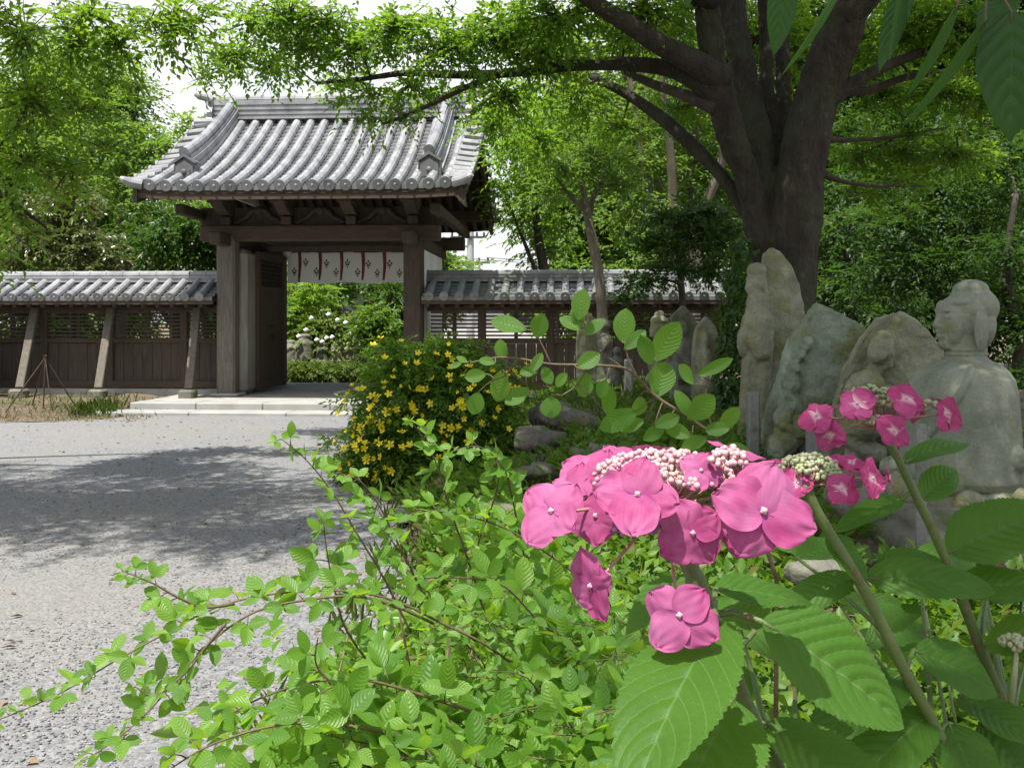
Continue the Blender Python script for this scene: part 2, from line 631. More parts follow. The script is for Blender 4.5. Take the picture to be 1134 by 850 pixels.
M['stone_green'] = surf('mossy_stone', (.14, .17, .12), (.28, .315, .235), 6, .9, bump=1.0, bscale=55, bdist=.010, fine=.4, spots=(.14, .15, .06), spot_scale=3.2, spot_lo=.5, spot_hi=.62, spots2=(.30, .31, .27))
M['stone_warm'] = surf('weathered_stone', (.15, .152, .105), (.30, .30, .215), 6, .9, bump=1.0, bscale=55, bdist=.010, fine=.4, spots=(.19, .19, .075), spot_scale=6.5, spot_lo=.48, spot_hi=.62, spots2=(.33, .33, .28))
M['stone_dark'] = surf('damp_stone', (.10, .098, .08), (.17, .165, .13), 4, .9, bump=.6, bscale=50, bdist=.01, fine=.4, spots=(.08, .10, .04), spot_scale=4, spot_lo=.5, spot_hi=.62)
M['stone_smooth'] = surf('worn_statue_stone', (.13, .148, .11), (.245, .26, .20), 4, .9, bump=.45, bscale=70, bdist=.005, fine=.3, spots=(.16, .165, .085), spot_scale=5.5, spot_lo=.52, spot_hi=.68, spots2=(.36, .36, .31))
M['rock'] = surf('garden_rock', (.095, .083, .068), (.18, .162, .135), 4, .9, bump=.9, bscale=22, bdist=.02, fine=.4, spots=(.10, .12, .05), spot_scale=4, spot_lo=.52, spot_hi=.64)
M['bark'] = surf('zelkova_bark', (.024, .019, .0135), (.064, .052, .038), 3, .95, stretch=(3.2, 3.2, .7), bump=1.0, bscale=18, bdist=.05, fine=.4, spots=(.055, .062, .032), spot_scale=2.2, spot_lo=.5, spot_hi=.62, spots2=(.11, .115, .095))
M['bark_grey'] = surf('grey_bark', (.085, .07, .052), (.165, .14, .105), 4, .9, stretch=(3, 3, .8), bump=.7, bscale=30, bdist=.01, fine=.35, spots=(.10, .10, .06), spot_scale=3)
M['bark_dark'] = surf('dark_bark', (.03, .023, .017), (.065, .05, .038), 4, .9, stretch=(3, 3, .8), bump=.7, bscale=30, bdist=.01, fine=.35)
M['white_wall'] = surf('house_wall', (.62, .62, .61), (.70, .70, .69), 1, .9, bump=.1, fine=.05)
M['brick'] = surf('red_brick_wall', (.34, .17, .14), (.42, .23, .19), 2, .9, bump=.2, fine=.15)
M['pole_grey'] = surf('pole_concrete', (.36, .37, .38), (.45, .46, .47), 2, .8, fine=.1)
M['glass_dark'] = surf('window_dark', (.04, .045, .05), (.07, .075, .08), 2, .15, bump=.0, fine=.05)

t = NT('thin_cotton')
p_ = t.n("ShaderNodeBsdfPrincipled", Base_Color=(.82, .82, .80), Roughness=.9)
tr_ = t.n("ShaderNodeBsdfTranslucent", Color=(.80, .80, .77, 1))
mx_ = t.n("ShaderNodeMixShader", Fac=.45)
t.t.links.new(p_.outputs[0], mx_.inputs[1]); t.t.links.new(tr_.outputs[0], mx_.inputs[2])
M['thin_cloth'] = t.done(mx_.outputs[0])
# gravel: pebbles of many greys in a dusty bed
t = NT('gravel')
co = t.coord()
vor = t.n("ShaderNodeTexVoronoi", Vector=co, Scale=62.0, Randomness=1.0)
bw = t.n("ShaderNodeRGBToBW", Color=vor.outputs['Color']).outputs[0]
vor2 = t.n("ShaderNodeTexVoronoi", Vector=co, Scale=135.0)
bw2 = t.n("ShaderNodeRGBToBW", Color=vor2.outputs['Color']).outputs[0]
g = t.mix(t.ramp(bw, .15, .85), (.095, .097, .10), (.235, .239, .244))
g = t.mix(.35, g, t.mix(t.ramp(bw2, .2, .8), (.085, .086, .088), (.255, .258, .263)))
big = t.ramp(t.noise(co, .55, 5, .6), .42, .62)
g = t.mix(t.math('MULTIPLY', big, .45), g, (.20, .185, .158))
spk = t.ramp(t.noise(co, 2.4, 6, .7), .66, .74)
g = t.mix(t.math('MULTIPLY', spk, .35), g, (.19, .17, .12))
h = t.math('SUBTRACT', 1.0, vor.outputs['Distance'])
pr = t.n("ShaderNodeBsdfPrincipled", Base_Color=g, Roughness=.88, Normal=t.bump(h, .55, .009))
M['gravel'] = t.done(pr.outputs[0])
t = NT('pebble')
geo = t.n("ShaderNodeNewGeometry")
g = t.mix(geo.outputs['Random Per Island'], (.085, .086, .087), (.28, .283, .287))
g = t.mix(t.ramp(t.math('FRACT', t.math('MULTIPLY', geo.outputs['Random Per Island'], 17.3)), .85, .9), g, (.33, .26, .2))
M['pebble'] = t.done(t.n("ShaderNodeBsdfPrincipled", Base_Color=g, Roughness=.85).outputs[0])
# soil with old leaves and moss
t = NT('soil')
co = t.coord()
n1 = t.ramp(t.noise(co, 1.1, 6, .65), .38, .62)
g = t.mix(n1, (.085, .062, .04), (.17, .135, .095))
g = t.mix(t.ramp(t.noise(co, 1.9, 6, .6), .52, .64), g, (.06, .085, .022))
lf = t.n("ShaderNodeTexVoronoi", Vector=t.coord((1, 1.6, 1)), Scale=26.0)
lw = t.n("ShaderNodeRGBToBW", Color=lf.outputs['Color']).outputs[0]
g = t.mix(t.math('MULTIPLY', t.ramp(lw, .68, .72), .8), g, (.24, .165, .095))
pr = t.n("ShaderNodeBsdfPrincipled", Base_Color=g, Roughness=.95, Normal=t.bump(t.math('ADD', t.noise(co, 14, 6, .7), lf.outputs['Distance']), .9, .04))
M['soil'] = t.done(pr.outputs[0])

# ------------------------------------------------------------------ terrain
GX, GY, GR = -3.05, 15.4, math.radians(-3.5)
def gate_w(u, v, z=0.0):
    c, s_ = math.cos(GR), math.sin(GR)
    return Vector((GX + u * c - v * s_, GY + u * s_ + v * c, z))
def sstep(t_):
    t_ = np.clip(t_, 0, 1)
    return t_ * t_ * (3 - 2 * t_)
def bed_edge(y):
    return np.interp(y, [-3, 1, 3, 5, 6.5, 8, 10, 13, 15], [-.5, -.75, -.75, -.62, -.85, -1.25, -.9, -.35, .1])
def zg(x, y):
    x = np.asarray(x, float); y = np.asarray(y, float)
    e = bed_edge(y)
    top = np.interp(y, [-3, 2, 4, 5, 7, 9, 11, 14, 15.6, 17], [.10, .12, .20, .25, .36, .44, .56, .46, .22, .0])
    m = sstep((x - e) / 1.5) * top
    # low soil strip along the left wall
    s1 = sstep((y - 12.9) / 2.2) * sstep((-5.1 - x) / .8) * .17
    z = np.maximum(m, s1)
    z = np.where(y > 17, 0.02, z)
    z = z + .018 * np.sin(x * 5.1 + y * 2.3) * np.sin(y * 4.3 - x) * (z > .05)
    return z - .03
def zgf(x, y):
    return float(zg(x, y))

def sheet(xs, ys, zf_):
    X, Y = np.meshgrid(xs, ys, indexing='xy')
    Z = zf_(X, Y)
    v = np.stack([X, Y, Z], -1).reshape(-1, 3)
    nx, ny = len(xs), len(ys)
    i, j = np.meshgrid(np.arange(nx - 1), np.arange(ny - 1), indexing='xy')
    a = (j * nx + i).ravel()
    return v, np.stack([a, a + 1, a + nx + 1, a + nx], 1)
xs = np.concatenate([[-400, -150, -60, -25], np.arange(-14, 8.01, .12), [12, 25, 60, 150, 400]])
ys = np.concatenate([[-200, -60, -15, -6], np.arange(-3, 18.01, .12), [22, 30, 50, 100, 250, 700]])
v, f = sheet(xs, ys, zg)
kind(link('ground', np_mesh('ground', v, f, smooth=True), M['soil']), 'structure')

# gravel forecourt with a soft ragged edge
rnd = random.Random(5)
def edge_noise(a):
    return .10 * math.sin(a * 3.1) + .06 * math.sin(a * 7.7 + 1) + .04 * math.sin(a * 17.0)
ys_ = np.arange(-4, 13.95, .1)
vs, fs = [], []
nseg = 60
for i, y in enumerate(ys_):
    xr = float(bed_edge(y)) + .12 + edge_noise(y)
    xl = -14.0
    for k in range(nseg + 1):
        x = xl + (xr - xl) * k / nseg
        yy = y
        lim = 13.75 if x > -5.4 else 12.95 + edge_noise(x) * 1.6 + .18 * math.sin(x * 1.3)
        yy = min(y, lim) if y < 13.9 else lim
        vs.append((x, yy, .006 + .004 * math.sin(x * 2.1) * math.sin(y * 1.7)))
for i in range(len(ys_) - 1):
    for k in range(nseg):
        a = i * (nseg + 1) + k
        fs.append((a, a + 1, a + nseg + 2, a + nseg + 1))
kind(link('gravel_path', np_mesh('gravel_path', np.array(vs), np.array(fs)), M['gravel']), 'structure')
# path of the inner court, beyond the gate
mb = MB()
mb.add([gate_w(-3.2, 3.6, .012), gate_w(4, 3.6, .012), gate_w(5, 5.2, .012), gate_w(-4, 5.2, .012)], [(0, 1, 2, 3)])
kind(mb.build('path', M['gravel']), 'structure')

# loose pebbles on the near part of the forecourt
g_ = np.random.default_rng(11)
N = 24000
yy = 2.4 + (g_.uniform(0, 1, N) ** 1.7) * 6.0
xx = -g_.uniform(0, 1, N) * (yy * .62 + 1.0) - .2
ok = xx < bed_edge(yy) + .15
xx, yy = xx[ok], yy[ok]
N = len(xx)
s_ = g_.uniform(.0026, .0066, N)
octa = np.array([(1, 0, 0), (0, 1, 0), (-1, 0, 0), (0, -1, 0), (.1, .1, .62), (-.1, 0, -.4)], float)
of = np.array([(0, 1, 4), (1, 2, 4), (2, 3, 4), (3, 0, 4), (1, 0, 5), (2, 1, 5), (3, 2, 5), (0, 3, 5)])
an = g_.uniform(0, 6.28, N)
V = octa[None] * s_[:, None, None] * g_.uniform(.65, 1.3, (N, 6, 1)) * np.stack([g_.uniform(.8, 1.5, N), np.ones(N), g_.uniform(.7, 1.1, N)], 1)[:, None, :]
ca, sa = np.cos(an)[:, None], np.sin(an)[:, None]
V = np.stack([V[..., 0] * ca - V[..., 1] * sa, V[..., 0] * sa + V[..., 1] * ca, V[..., 2]], -1)
V += np.stack([xx, yy, .008 + s_ * .25], 1)[:, None, :]
Fa = (of[None] + (np.arange(N) * 6)[:, None, None]).reshape(-1, 3)
kind(link('gravel', np_mesh('gravel', V.reshape(-1, 3), Fa), M['pebble']), 'stuff')

# ------------------------------------------------------------------ roof pieces
def tiled_slope(mb, prof, us, courses, lip, lift=None):
    """flat tiles in stepped courses; prof(t)->(v,z) from eave t=0 to ridge t=1"""
    lift = lift or (lambda u, t_: 0.0)
    rows = []
    for k in range(courses):
        for t_, dz in ((k / courses, lip), ((k + .97) / courses, 0.0)):
            v_, z_ = prof(t_)
            rows.append([Vector((u, v_, z_ + dz + lift(u, t_))) for u in us])
    n = len(us)
    vs = [p for r_ in rows for p in r_]
    fs = [(i * n + j, i * n + j + 1, (i + 1) * n + j + 1, (i + 1) * n + j) for i in range(len(rows) - 1) for j in range(n - 1)]
    # front lip down to the deck
    b = len(vs)
    v_, z_ = prof(0)
    vs += [Vector((u, v_, z_ - .03 + lift(u, 0))) for u in us]
    fs += [(b + j, b + j + 1, j + 1, j) for j in range(n - 1)]
    mb.add(vs, fs)

def round_row(mb, prof, u, r, unit_n, lift=None, seg=10, cap=True, off=.03):
    lift = lift or (lambda u, t_: 0.0)
    pts, rr = [], []
    for k in range(unit_n):
        for t_, q in (((k + .02) / unit_n, 1.10), ((k + .20) / unit_n, 1.0), ((k + .98) / unit_n, .97)):
            v_, z_ = prof(t_)
            pts.append((u, v_, z_ + off + lift(u, t_)))
            rr.append(r * q)
    mb.tube(pts, rr, seg)
    if cap:
        v0, z0 = prof(0)
        v1, z1 = prof(.03)
        d = Vector((0, v0 - v1, z0 - z1)).normalized()
        p = Vector((u, v0, z0 + off + lift(u, 0)))
        mb.tube([p - d * .02, p + d * .035, p + d * .036, p + d * .03], [r * 1.2, r * 1.2, r * .95, r * .9], 14)
        mb.ell(p + d * .03, (r * .35, r * .35, r * .35), nu=8, nv=6)

# ------------------------------------------------------------------ the gate
gate = thing('temple_gate', 'old wooden temple gate with a grey tiled gabled roof and open door', 'temple gate', (GX, GY, 0), GR)
Gp = lambda name, mb, m, parent=gate, smooth=False: mb.build(name, m, parent, world=False, smooth=smooth)
V0, VR, V1 = -1.35, 1.35, 4.05
ZE, ZR = 3.27, 4.80
def zt(t_):
    return ZE + (ZR - ZE) * (.62 * t_ + .38 * t_ * t_)
front = lambda t_: (V0 + (VR - V0) * t_, zt(t_))
rear = lambda t_: (V1 + (VR - V1) * t_, zt(t_))
lift = lambda u, t_: .06 * max(0, (abs(u) - 1.5) / 1.1) ** 2 * (1 - t_) ** 1.5
UE = 2.46
mb = MB()
us = [-UE + 2 * UE * i / 40 for i in range(41)]
tiled_slope(mb, front, us, 22, .036, lift)
tiled_slope(mb, rear, us, 22, .036, lift)
mb.cur = 1
for sl in (front, rear):
    for i in range(19):
        round_row(mb, sl, -2.18 + i * .2422, .072, 10, lift, off=.045)
    # verge: round tiles lying crosswise, one above the other
    for sg in (-1, 1):
        for k in range(11):
            t_ = (k + .25) / 11
            v_, z_ = sl(t_)
            z_ += lift(2.5, t_) + .05
            p0, p1 = Vector((sg * 2.22, v_, z_ + .03)), Vector((sg * 2.50, v_, z_ - .005))
            d = (p1 - p0).normalized()
            mb.tube([p0, p1], [.066, .066], 10)
            mb.tube([p1 - d * .01, p1 + d * .03], [.08, .08], 12)
        # up-curled corner tile
        v_, z_ = sl(0)
        o = 1 if sl is front else -1
        mb.tube([(sg * 2.3, v_, z_ + .06), (sg * 2.44, v_ - o * .05, z_ + .085), (sg * 2.54, v_ - o * .1, z_ + .125), (sg * 2.58, v_ - o * .12, z_ + .15)], [.075, .07, .055, .03], 10)
roof = Gp('tiled_roof', mb, [M['tile_pan'], M['tile']])
for p in roof.data.polygons:
    p.use_smooth = False

# deck under the tiles, with its closed edges
mb = MB()
for sl in (front, rear):
    n = 14
    for i in range(n):
        (va, za), (vb, zb) = sl(i / n), sl((i + 1) / n)
        for j in range(20):
            ua, ub = -2.455 + j * .2455, -2.2095 + j * .2455
            f4 = lambda u, v_, z_, t_: Vector((u, v_, z_ - .075 + lift(u, t_)))
            mb.quad(f4(ua, va, za, i / n), f4(ub, va, za, i / n), f4(ub, vb, zb, (i + 1) / n), f4(ua, vb, zb, (i + 1) / n))
Gp('roof_boarding', mb, M['wood_h'])
for sl, o in ((front, -1), (rear, 1)):
    mb = MB()
    for j in range(20):
        ua, ub = -2.42 + j * .242, -2.42 + (j + 1) * .242
        v_, z_ = sl(0)
        v_ += -o * .015
        for (zz0, zz1, th) in ((-.16, -.035, .05),):
            a0, b0 = z_ + lift(ua, 0), z_ + lift(ub, 0)
            mb.add([(ua, v_, a0 + zz0), (ub, v_, b0 + zz0), (ub, v_, b0 + zz1), (ua, v_, a0 + zz1),
                    (ua, v_ - o * th, a0 + zz0), (ub, v_ - o * th, b0 + zz0), (ub, v_ - o * th, b0 + zz1), (ua, v_ - o * th, a0 + zz1)],
                   [(0, 1, 2, 3), (7, 6, 5, 4), (0, 4, 5, 1), (3, 2, 6, 7), (0, 3, 7, 4), (1, 5, 6, 2)])
    Gp('eave_board', mb, M['wood_h'])
# rafters, every one a piece of timber
proto = None
for o, sl in ((-1, front), (1, rear)):
    pr_ = MB()
    pts = []
    for i in range(8):
        v_, z_ = sl(.03 + i / 7 * .72)
        pts.append((v_, z_ - .135))
    for i in range(7):
        (va, za), (vb, zb) = pts[i], pts[i + 1]
        w_, h_ = .035, .05
        pr_.add([(x, v_, z_ + dz) for v_, z_ in ((va, za), (vb, zb)) for x, dz in ((-w_, -h_), (w_, -h_), (w_, h_), (-w_, h_))],
                [(0, 4, 5, 1), (1, 5, 6, 2), (2, 6, 7, 3), (3, 7, 4, 0)] + ([(0, 1, 2, 3)] if i == 0 else []) + ([(7, 6, 5, 4)] if i == 6 else []))
    base = Gp('rafter', pr_, M['wood'])
    base.location = (-2.28, 0, lift(-2.28, .1))
    for k in range(1, 25):
        r_ = base.copy()
        C.objects.link(r_)
        u = -2.28 + k * .19
        r_.location = (u, 0, lift(u, .1))
# barge boards at both gables
for sg in (-1, 1):
    for sl in (front, rear):
        mb = MB()
        n = 14
        vs = []
        for i in range(n + 1):
            t_ = -.02 + 1.02 * i / n
            v_, z_ = sl(max(t_, 0))
            if t_ < 0:
                v_ += -.02 if sl is front else .02
            l_ = lift(2.5, max(t_, 0))
            dpt = .20 + .06 * t_
            for u in (sg * 2.37, sg * 2.43):
                vs.append((u, v_, z_ - .06 + l_))
                vs.append((u, v_, z_ - .06 - dpt + l_))
        fs = []
        for i in range(n):
            a = i * 4
            b = a + 4
            fs += [(a, b, b + 1, a + 1), (a + 2, a + 3, b + 3, b + 2), (a, a + 2, b + 2, b), (a + 1, b + 1, b + 3, a + 3)]
        fs += [(0, 1, 3, 2), (n * 4, n * 4 + 2, n * 4 + 3, n * 4 + 1)]
        mb.add(vs, fs)
        Gp('bargeboard', mb, M['wood'])
    # gable wall, set back
    mb = MB()
    o_ = [(sg * 2.02, v_, z_ - .09) for v_, z_ in [front(.3 + .7 * i / 6) for i in range(7)]] + [(sg * 2.02, v_, z_ - .09) for v_, z_ in [rear(1 - .7 * i / 6) for i in range(1, 7)]]
    mb.prism(o_, (-sg * .05, 0, 0))
    Gp('gable_wall', mb, M['plaster'])
    mb = MB()
    mb.prism([(sg * 2.45, 1.35 + a, 4.47 + b) for a, b in ((-.10, .05), (-.16, -.1), (-.08, -.22), (0, -.36), (.08, -.22), (.16, -.1), (.10, .05))], (sg * .04, 0, 0))
    Gp('gable_pendant', mb, M['wood'])

# ridge
def ridge_stack(mb, u0, u1, v_, z_, w_, h_, n, axis='u'):
    for k in range(n):
        ww = w_ * (1.0 if k % 2 == 0 else .86)
        if k == 0:
            ww = w_ * 1.35
        zz = z_ + h_ * (k + .5) / n
        mb.box(((u0 + u1) / 2, v_, zz), (u1 - u0, ww, h_ / n * (.96 if k % 2 == 0 else 1.0)))
mb = MB()
ridge_stack(mb, -2.2, 2.2, VR, ZR + .02, .26, .34, 8)
for k in range(16):
    a = -2.22 + k * .278
    mb.tube([(a, VR, ZR + .38), (a + .04, VR, ZR + .38), (a + .05, VR, ZR + .38), (a + .28, VR, ZR + .38)], [.098, .098, .088, .088], 12)
ridge = Gp('main_ridge', mb, M['tile'])
def ridge_end(mb, c, ax, sc_=1.0):
    """ornamental end tile: stepped plate, side fins, boss and hooded roll on top. ax = outward direction"""
    ax = Vector(ax).normalized()
    sd = ax.cross(Vector((0, 0, 1))).normalized()
    up = Vector((0, 0, 1))
    c = Vector(c)
    q = lambda a, b, o_=0.0: c + sd * a * sc_ + up * b * sc_ + ax * o_ * sc_
    out = [(-.20, 0), (-.245, .05), (-.20, .11), (-.22, .2), (-.15, .33), (-.19, .40), (-.08, .42), (0, .48), (.08, .42), (.19, .40), (.15, .33), (.22, .2), (.20, .11), (.245, .05), (.20, 0)]
    mb.prism([q(a, b) for a, b in out], ax * .09 * sc_)
    mb.prism([q(a * .68, b * .72 + .04, .088) for a, b in out], ax * .05 * sc_)
    mb.ell(q(0, .2, .13), (.085 * sc_,) * 3, nu=12, nv=8)
    for a in (-.12, .12):
        mb.ell(q(a, .09, .11), (.05 * sc_,) * 3, nu=10, nv=6)
    mb.tube([q(0, .47, -.12), q(0, .49, .12), q(0, .53, .30), q(0, .57, .36)], [.07 * sc_, .07 * sc_, .065 * sc_, .05 * sc_], 12)
    mb.tube([q(-.21, .41, .05), q(0, .46, .06), q(.21, .41, .05)], [.035 * sc_, .045 * sc_, .035 * sc_], 8)
for sg in (-1, 1):
    mb = MB()
    ridge_end(mb, (sg * 2.2, VR, ZR - .06), (sg, 0, 0), 1.0)
    for a in (-1, 1):
        mb.tube([(sg * 2.1, VR + a * .2, ZR - .03), (sg * 2.5, VR + a * .2, ZR - .03)], [.06, .06], 10)
    Gp('ridge_end_tile', mb, M['tile'], ridge)
# ridges running down the slopes
for sl in (front, rear):
    for sg in (-1, 1):
        mb = MB()
        um = sg * 1.87
        T0 = .20
        prev = None
        n = 16
        for k in range(6):
            ww = .14 - .008 * k
            if k % 2:
                ww -= .012
            if k == 0:
                ww = .165
            vs, fs = [], []
            for i in range(n + 1):
                t_ = T0 + (1 - T0) * i / n
                v_, z_ = sl(t_)
                hh = .33 + .03 * (1 - t_)
                z0_ = z_ + .02 + hh * k / 6
                z1_ = z_ + .02 + hh * (k + .98) / 6
                vs += [(um - ww, v_, z0_), (um + ww, v_, z0_), (um + ww, v_, z1_), (um - ww, v_, z1_)]
            for i in range(n):
                a = i * 4; b = a + 4
                fs += [(a, a + 1, b + 1, b), (a + 1, a + 2, b + 2, b + 1), (a + 2, a + 3, b + 3, b + 2), (a + 3, a, b, b + 3)]
            fs += [(3, 2, 1, 0), (n * 4, n * 4 + 1, n * 4 + 2, n * 4 + 3)]
            mb.add(vs, fs)
        pts, rr = [], []
        for k in range(9):
            for q, m_ in ((.02, 1.1), (.16, 1.0), (.98, .98)):
                t_ = T0 - .02 + (1.02 - T0) * (k + q) / 9
                v_, z_ = sl(min(t_, 1))
                pts.append((um, v_, z_ + .40 + .03 * (1 - t_)))
                rr.append(.078 * m_)
        mb.tube(pts, rr, 12)
        dr = Gp('descending_ridge', mb, M['tile'])
        mb = MB()
        v_, z_ = sl(T0)
        o = -1 if sl is front else 1
        y0_ = v_ + o * .03
        shp = [(-.155, -.03), (-.175, .04), (-.165, .22), (0, .33), (.165, .22), (.175, .04), (.155, -.03)]
        mb.prism([(um + a, y0_, z_ + b) for a, b in shp], (0, -o * .16, 0))
        for q_, dd_ in ((.80, .022), (.55, .04)):
            mb.prism([(um + a * q_, y0_ + o * dd_, z_ + .02 + b * q_) for a, b in shp], (0, -o * .03, 0))
        mb.ell((um, y0_ + o * .04, z_ + .11), (.045, .03, .045), nu=10, nv=8)
        for a in (-1, 1):
            mb.prism([(um + a * .17, v_ + o * .07, z_ + .235), (um, v_ + o * .07, z_ + .34), (um, v_ + o * .07, z_ + .39), (um + a * .20, v_ + o * .07, z_ + .26)], (0, -o * .2, 0))

        Gp('ridge_end_tile', mb, M['tile_pan'], dr)

# posts, beams
for sg in (-1, 1):
    mb = MB()
    mb.box((sg * 1.5, 0, 1.42), (.30, .26, 2.58), bevel=.035)
    pl = Gp('pillar', mb, M['wood_grey'] if sg < 0 else M['wood'])
    mb = MB(); mb.box((sg * 1.5, 0, .165), (.46, .42, .05), bevel=.02)
    Gp('plinth', mb, M['granite'], pl)
    mb = MB()
    mb.box((sg * 1.5, 2.8, 1.42), (.2, .2, 2.55), bevel=.02)
    Gp('rear_post', mb, M['wood'])
mb = MB()
mb.box((0, 0, 2.735), (3.85, .24, .25), bevel=.02)
Gp('lintel', mb, M['wood_h'])
mb = MB()
mb.box((0.05, 2.8, 2.78), (3.9, .2, .24), bevel=.02)
Gp('rear_lintel', mb, M['wood_h'])
mb = MB(); mb.box((0, 1.2, 2.585), (2.7, .14, .10), bevel=.01)
Gp('inner_beam', mb, M['wood_red'])
for sg in (-1, 1):
    mb = MB(); mb.box((sg * 1.5, 1.35, 2.62), (.18, 3.9, .2), bevel=.02)
    Gp('side_beam', mb, M['wood'])
    mb = MB(); mb.box((sg * 1.95, 1.35, 3.03), (.14, 4.4, .16), bevel=.02)
    Gp('side_purlin', mb, M['wood'])
for v_ in (-.55, 3.25):
    mb = MB(); mb.box((0, v_, 3.36), (4.72, .16, .19), bevel=.02)
    Gp('eave_purlin', mb, M['wood_h'])
mb = MB()
mb.box((0, .06, 3.01), (3.9, .05, .29))
Gp('frieze_board', mb, M['wood_dark'])
for u in (-1.5, -.52, .52, 1.5):
    mb = MB()
    mb.box((u, -.02, 2.93), (.16, .26, .13), bevel=.01)
    mb.prism([(u - .09, -.62, 3.26), (u - .09, -.62, 3.18), (u - .09, -.2, 3.02), (u - .09, .1, 3.0), (u - .09, .1, 3.26)], (.18, 0, 0))
    mb.box((u, -.5, 3.21), (.24, .22, .1), bevel=.01)
    Gp('bracket', mb, M['wood'])
for u in (-1.0, 0.0, 1.0):
    mb = MB()
    for sg in (-1, 1):
        pts = [(u + sg * a, .0, 2.88 + b) for a, b in ((.05, .24), (.13, .2), (.2, .11), (.34, .05), (.40, .0))]
        mb.tube(pts, [.05, .05, .045, .04, .025], 8)
        mb.ell((u + sg * .36, -.02, 2.905), (.06, .04, .035))
    mb.ell((u, -.02, 3.1), (.08, .05, .07))
    Gp('frog_leg_strut', mb, M['wood'])
for sg in (-1, 1):
    mb = MB()
    mb.box((sg * 1.52, 1.42, 1.33), (.07, 2.55, 2.36))
    Gp('side_panel', mb, M['panel'] if sg < 0 else M['wood'])
mb = MB()
mb.box((1.575, 1.42, 1.42), (.035, 2.50, 2.16))
Gp('plaster_panel', mb, M['plaster'])
mb = MB()
mb.box((-1.36, .42, 1.33), (.2, .55, 2.36), bevel=.08)
Gp('inner_post', mb, M['panel'])

# door leaf, swung inward
hinge = Vector((-1.24, .62, 0))
dd = Vector((.075, 1.28, 0)).normalized()
nn = Vector((dd.y, -dd.x, 0))
rot = Matrix((dd, nn, Vector((0, 0, 1)))).transposed()
def dbox(mb, a, b, z0_, z1_, off, th, bevel=0.0):
    c = hinge + dd * (a + b) / 2 + nn * off + Vector((0, 0, (z0_ + z1_) / 2))
    mb.box(c, (b - a, th, z1_ - z0_), rot, bevel)
mb = MB()
for a, b, z0_, z1_ in ((0, .12, .2, 2.5), (1.16, 1.28, .2, 2.5), (.12, 1.16, .2, .34), (.12, 1.16, 2.38, 2.5), (.12, 1.16, 1.84, 1.93)):
    dbox(mb, a, b, z0_, z1_, 0, .075, .008)
for i in range(7):
    dbox(mb, .125 + i * .148, .268 + i * .148, .343, 1.838, -.004 * (i % 2), .035)
dbox(mb, .35, .36, .343, .345, 0, .01)
door = Gp('door', mb, M['wood_red'])
mb = MB()
for i in range(6):
    c = hinge + dd * .64 + Vector((0, 0, 1.975 + i * .072))
    mb.box(c, (1.036, .012, .075), rot @ Matrix.Rotation(math.radians(40), 3, 'X'))
dbox(mb, .125, 1.155, 1.935, 2.375, -.032, .006)
Gp('louvre', mb, M['wood_dark'], door)
mb = MB()
for z_ in (1.1, 1.25):
    for a in (.6, .72):
        c = hinge + dd * a + nn * .024 + Vector((0, 0, z_))
        mb.ell(c, (.022, .022, .022), nu=8, nv=6)
c = hinge + dd * .66 + nn * .05 + Vector((0, 0, 1.02))
mb.tube([c + dd * .06 * math.cos(k / 12 * 6.283) + Vector((0, 0, .06 * math.sin(k / 12 * 6.283))) for k in range(13)], .009, 6)
Gp('door_ring', mb, M['iron'], door)

# stone floor of the gate and its step
plat = thing('stone_platform', 'low granite platform with a front step under the wooden gate', 'stone platform', (GX, GY, 0), GR)
def slabs(u0, u1, v0, v1, z0_, z1_, n):
    mb = MB()
    for i in range(n):
        a = u0 + (u1 - u0) * i / n
        b = u0 + (u1 - u0) * (i + 1) / n
        mb.box(((a + b) / 2, (v0 + v1) / 2, (z0_ + z1_) / 2), (b - a - .008, v1 - v0, z1_ - z0_), bevel=.012)
    return mb
slabs(-2.42, 2.5, -1.5, -1.12, -.05, .150, 5).build('curb_stone', M['granite'], plat, False)
slabs(-2.42, 2.5, 3.0, 3.35, -.05, .150, 5).build('curb_stone', M['granite'], plat, False)
slabs(-2.75, 2.8, -1.95, -1.50, -.05, .055, 4).build('step', M['granite'], plat, False)
mb = MB(); mb.box((0.04, .94, .045), (4.92, 4.11, .19))
mb.build('floor_slab', M['concrete'], plat, False)

# curtain with the temple's crests, hung in the rear opening
cv = gate_w(0, 2.66, 0)
cur = thing('curtain', 'white cotton gate curtain with red ribbons and dark diamond crests', 'curtain', (cv.x, cv.y, 0), GR)
CT, CB = 2.63, 2.055
rip = lambda u: .022 * math.sin(u * 8.1) + .012 * math.sin(u * 19 + 1)
mb = MB()
n, m_ = 90, 10
for k in (0,):
    vs = []
    for j in range(m_ + 1):
        for i in range(n + 1):
            u = -1.33 + 2.66 * i / n
            a = j / m_
            vs.append((u, rip(u) * (.3 + .9 * a) + k * .004, CT + (CB - CT) * a - .012 * math.sin(u * 7.6) * a))
    fs = [(j * (n + 1) + i, j * (n + 1) + i + 1, (j + 1) * (n + 1) + i + 1, (j + 1) * (n + 1) + i) for j in range(m_) for i in range(n)]
    mb.add(vs, fs if k == 0 else [q[::-1] for q in fs])
mb.build('cloth', M['thin_cloth'], cur, False, smooth=True)
mb = MB(); mb.tube([(-1.38, .01, CT + .005), (1.38, .01, CT + .005)], .018, 8)
mb.build('curtain_rod', M['wood'], cur, False)
ufrom = lambda px: (px - 567) / F * 18.06 - (GX + 2.66 * .061)
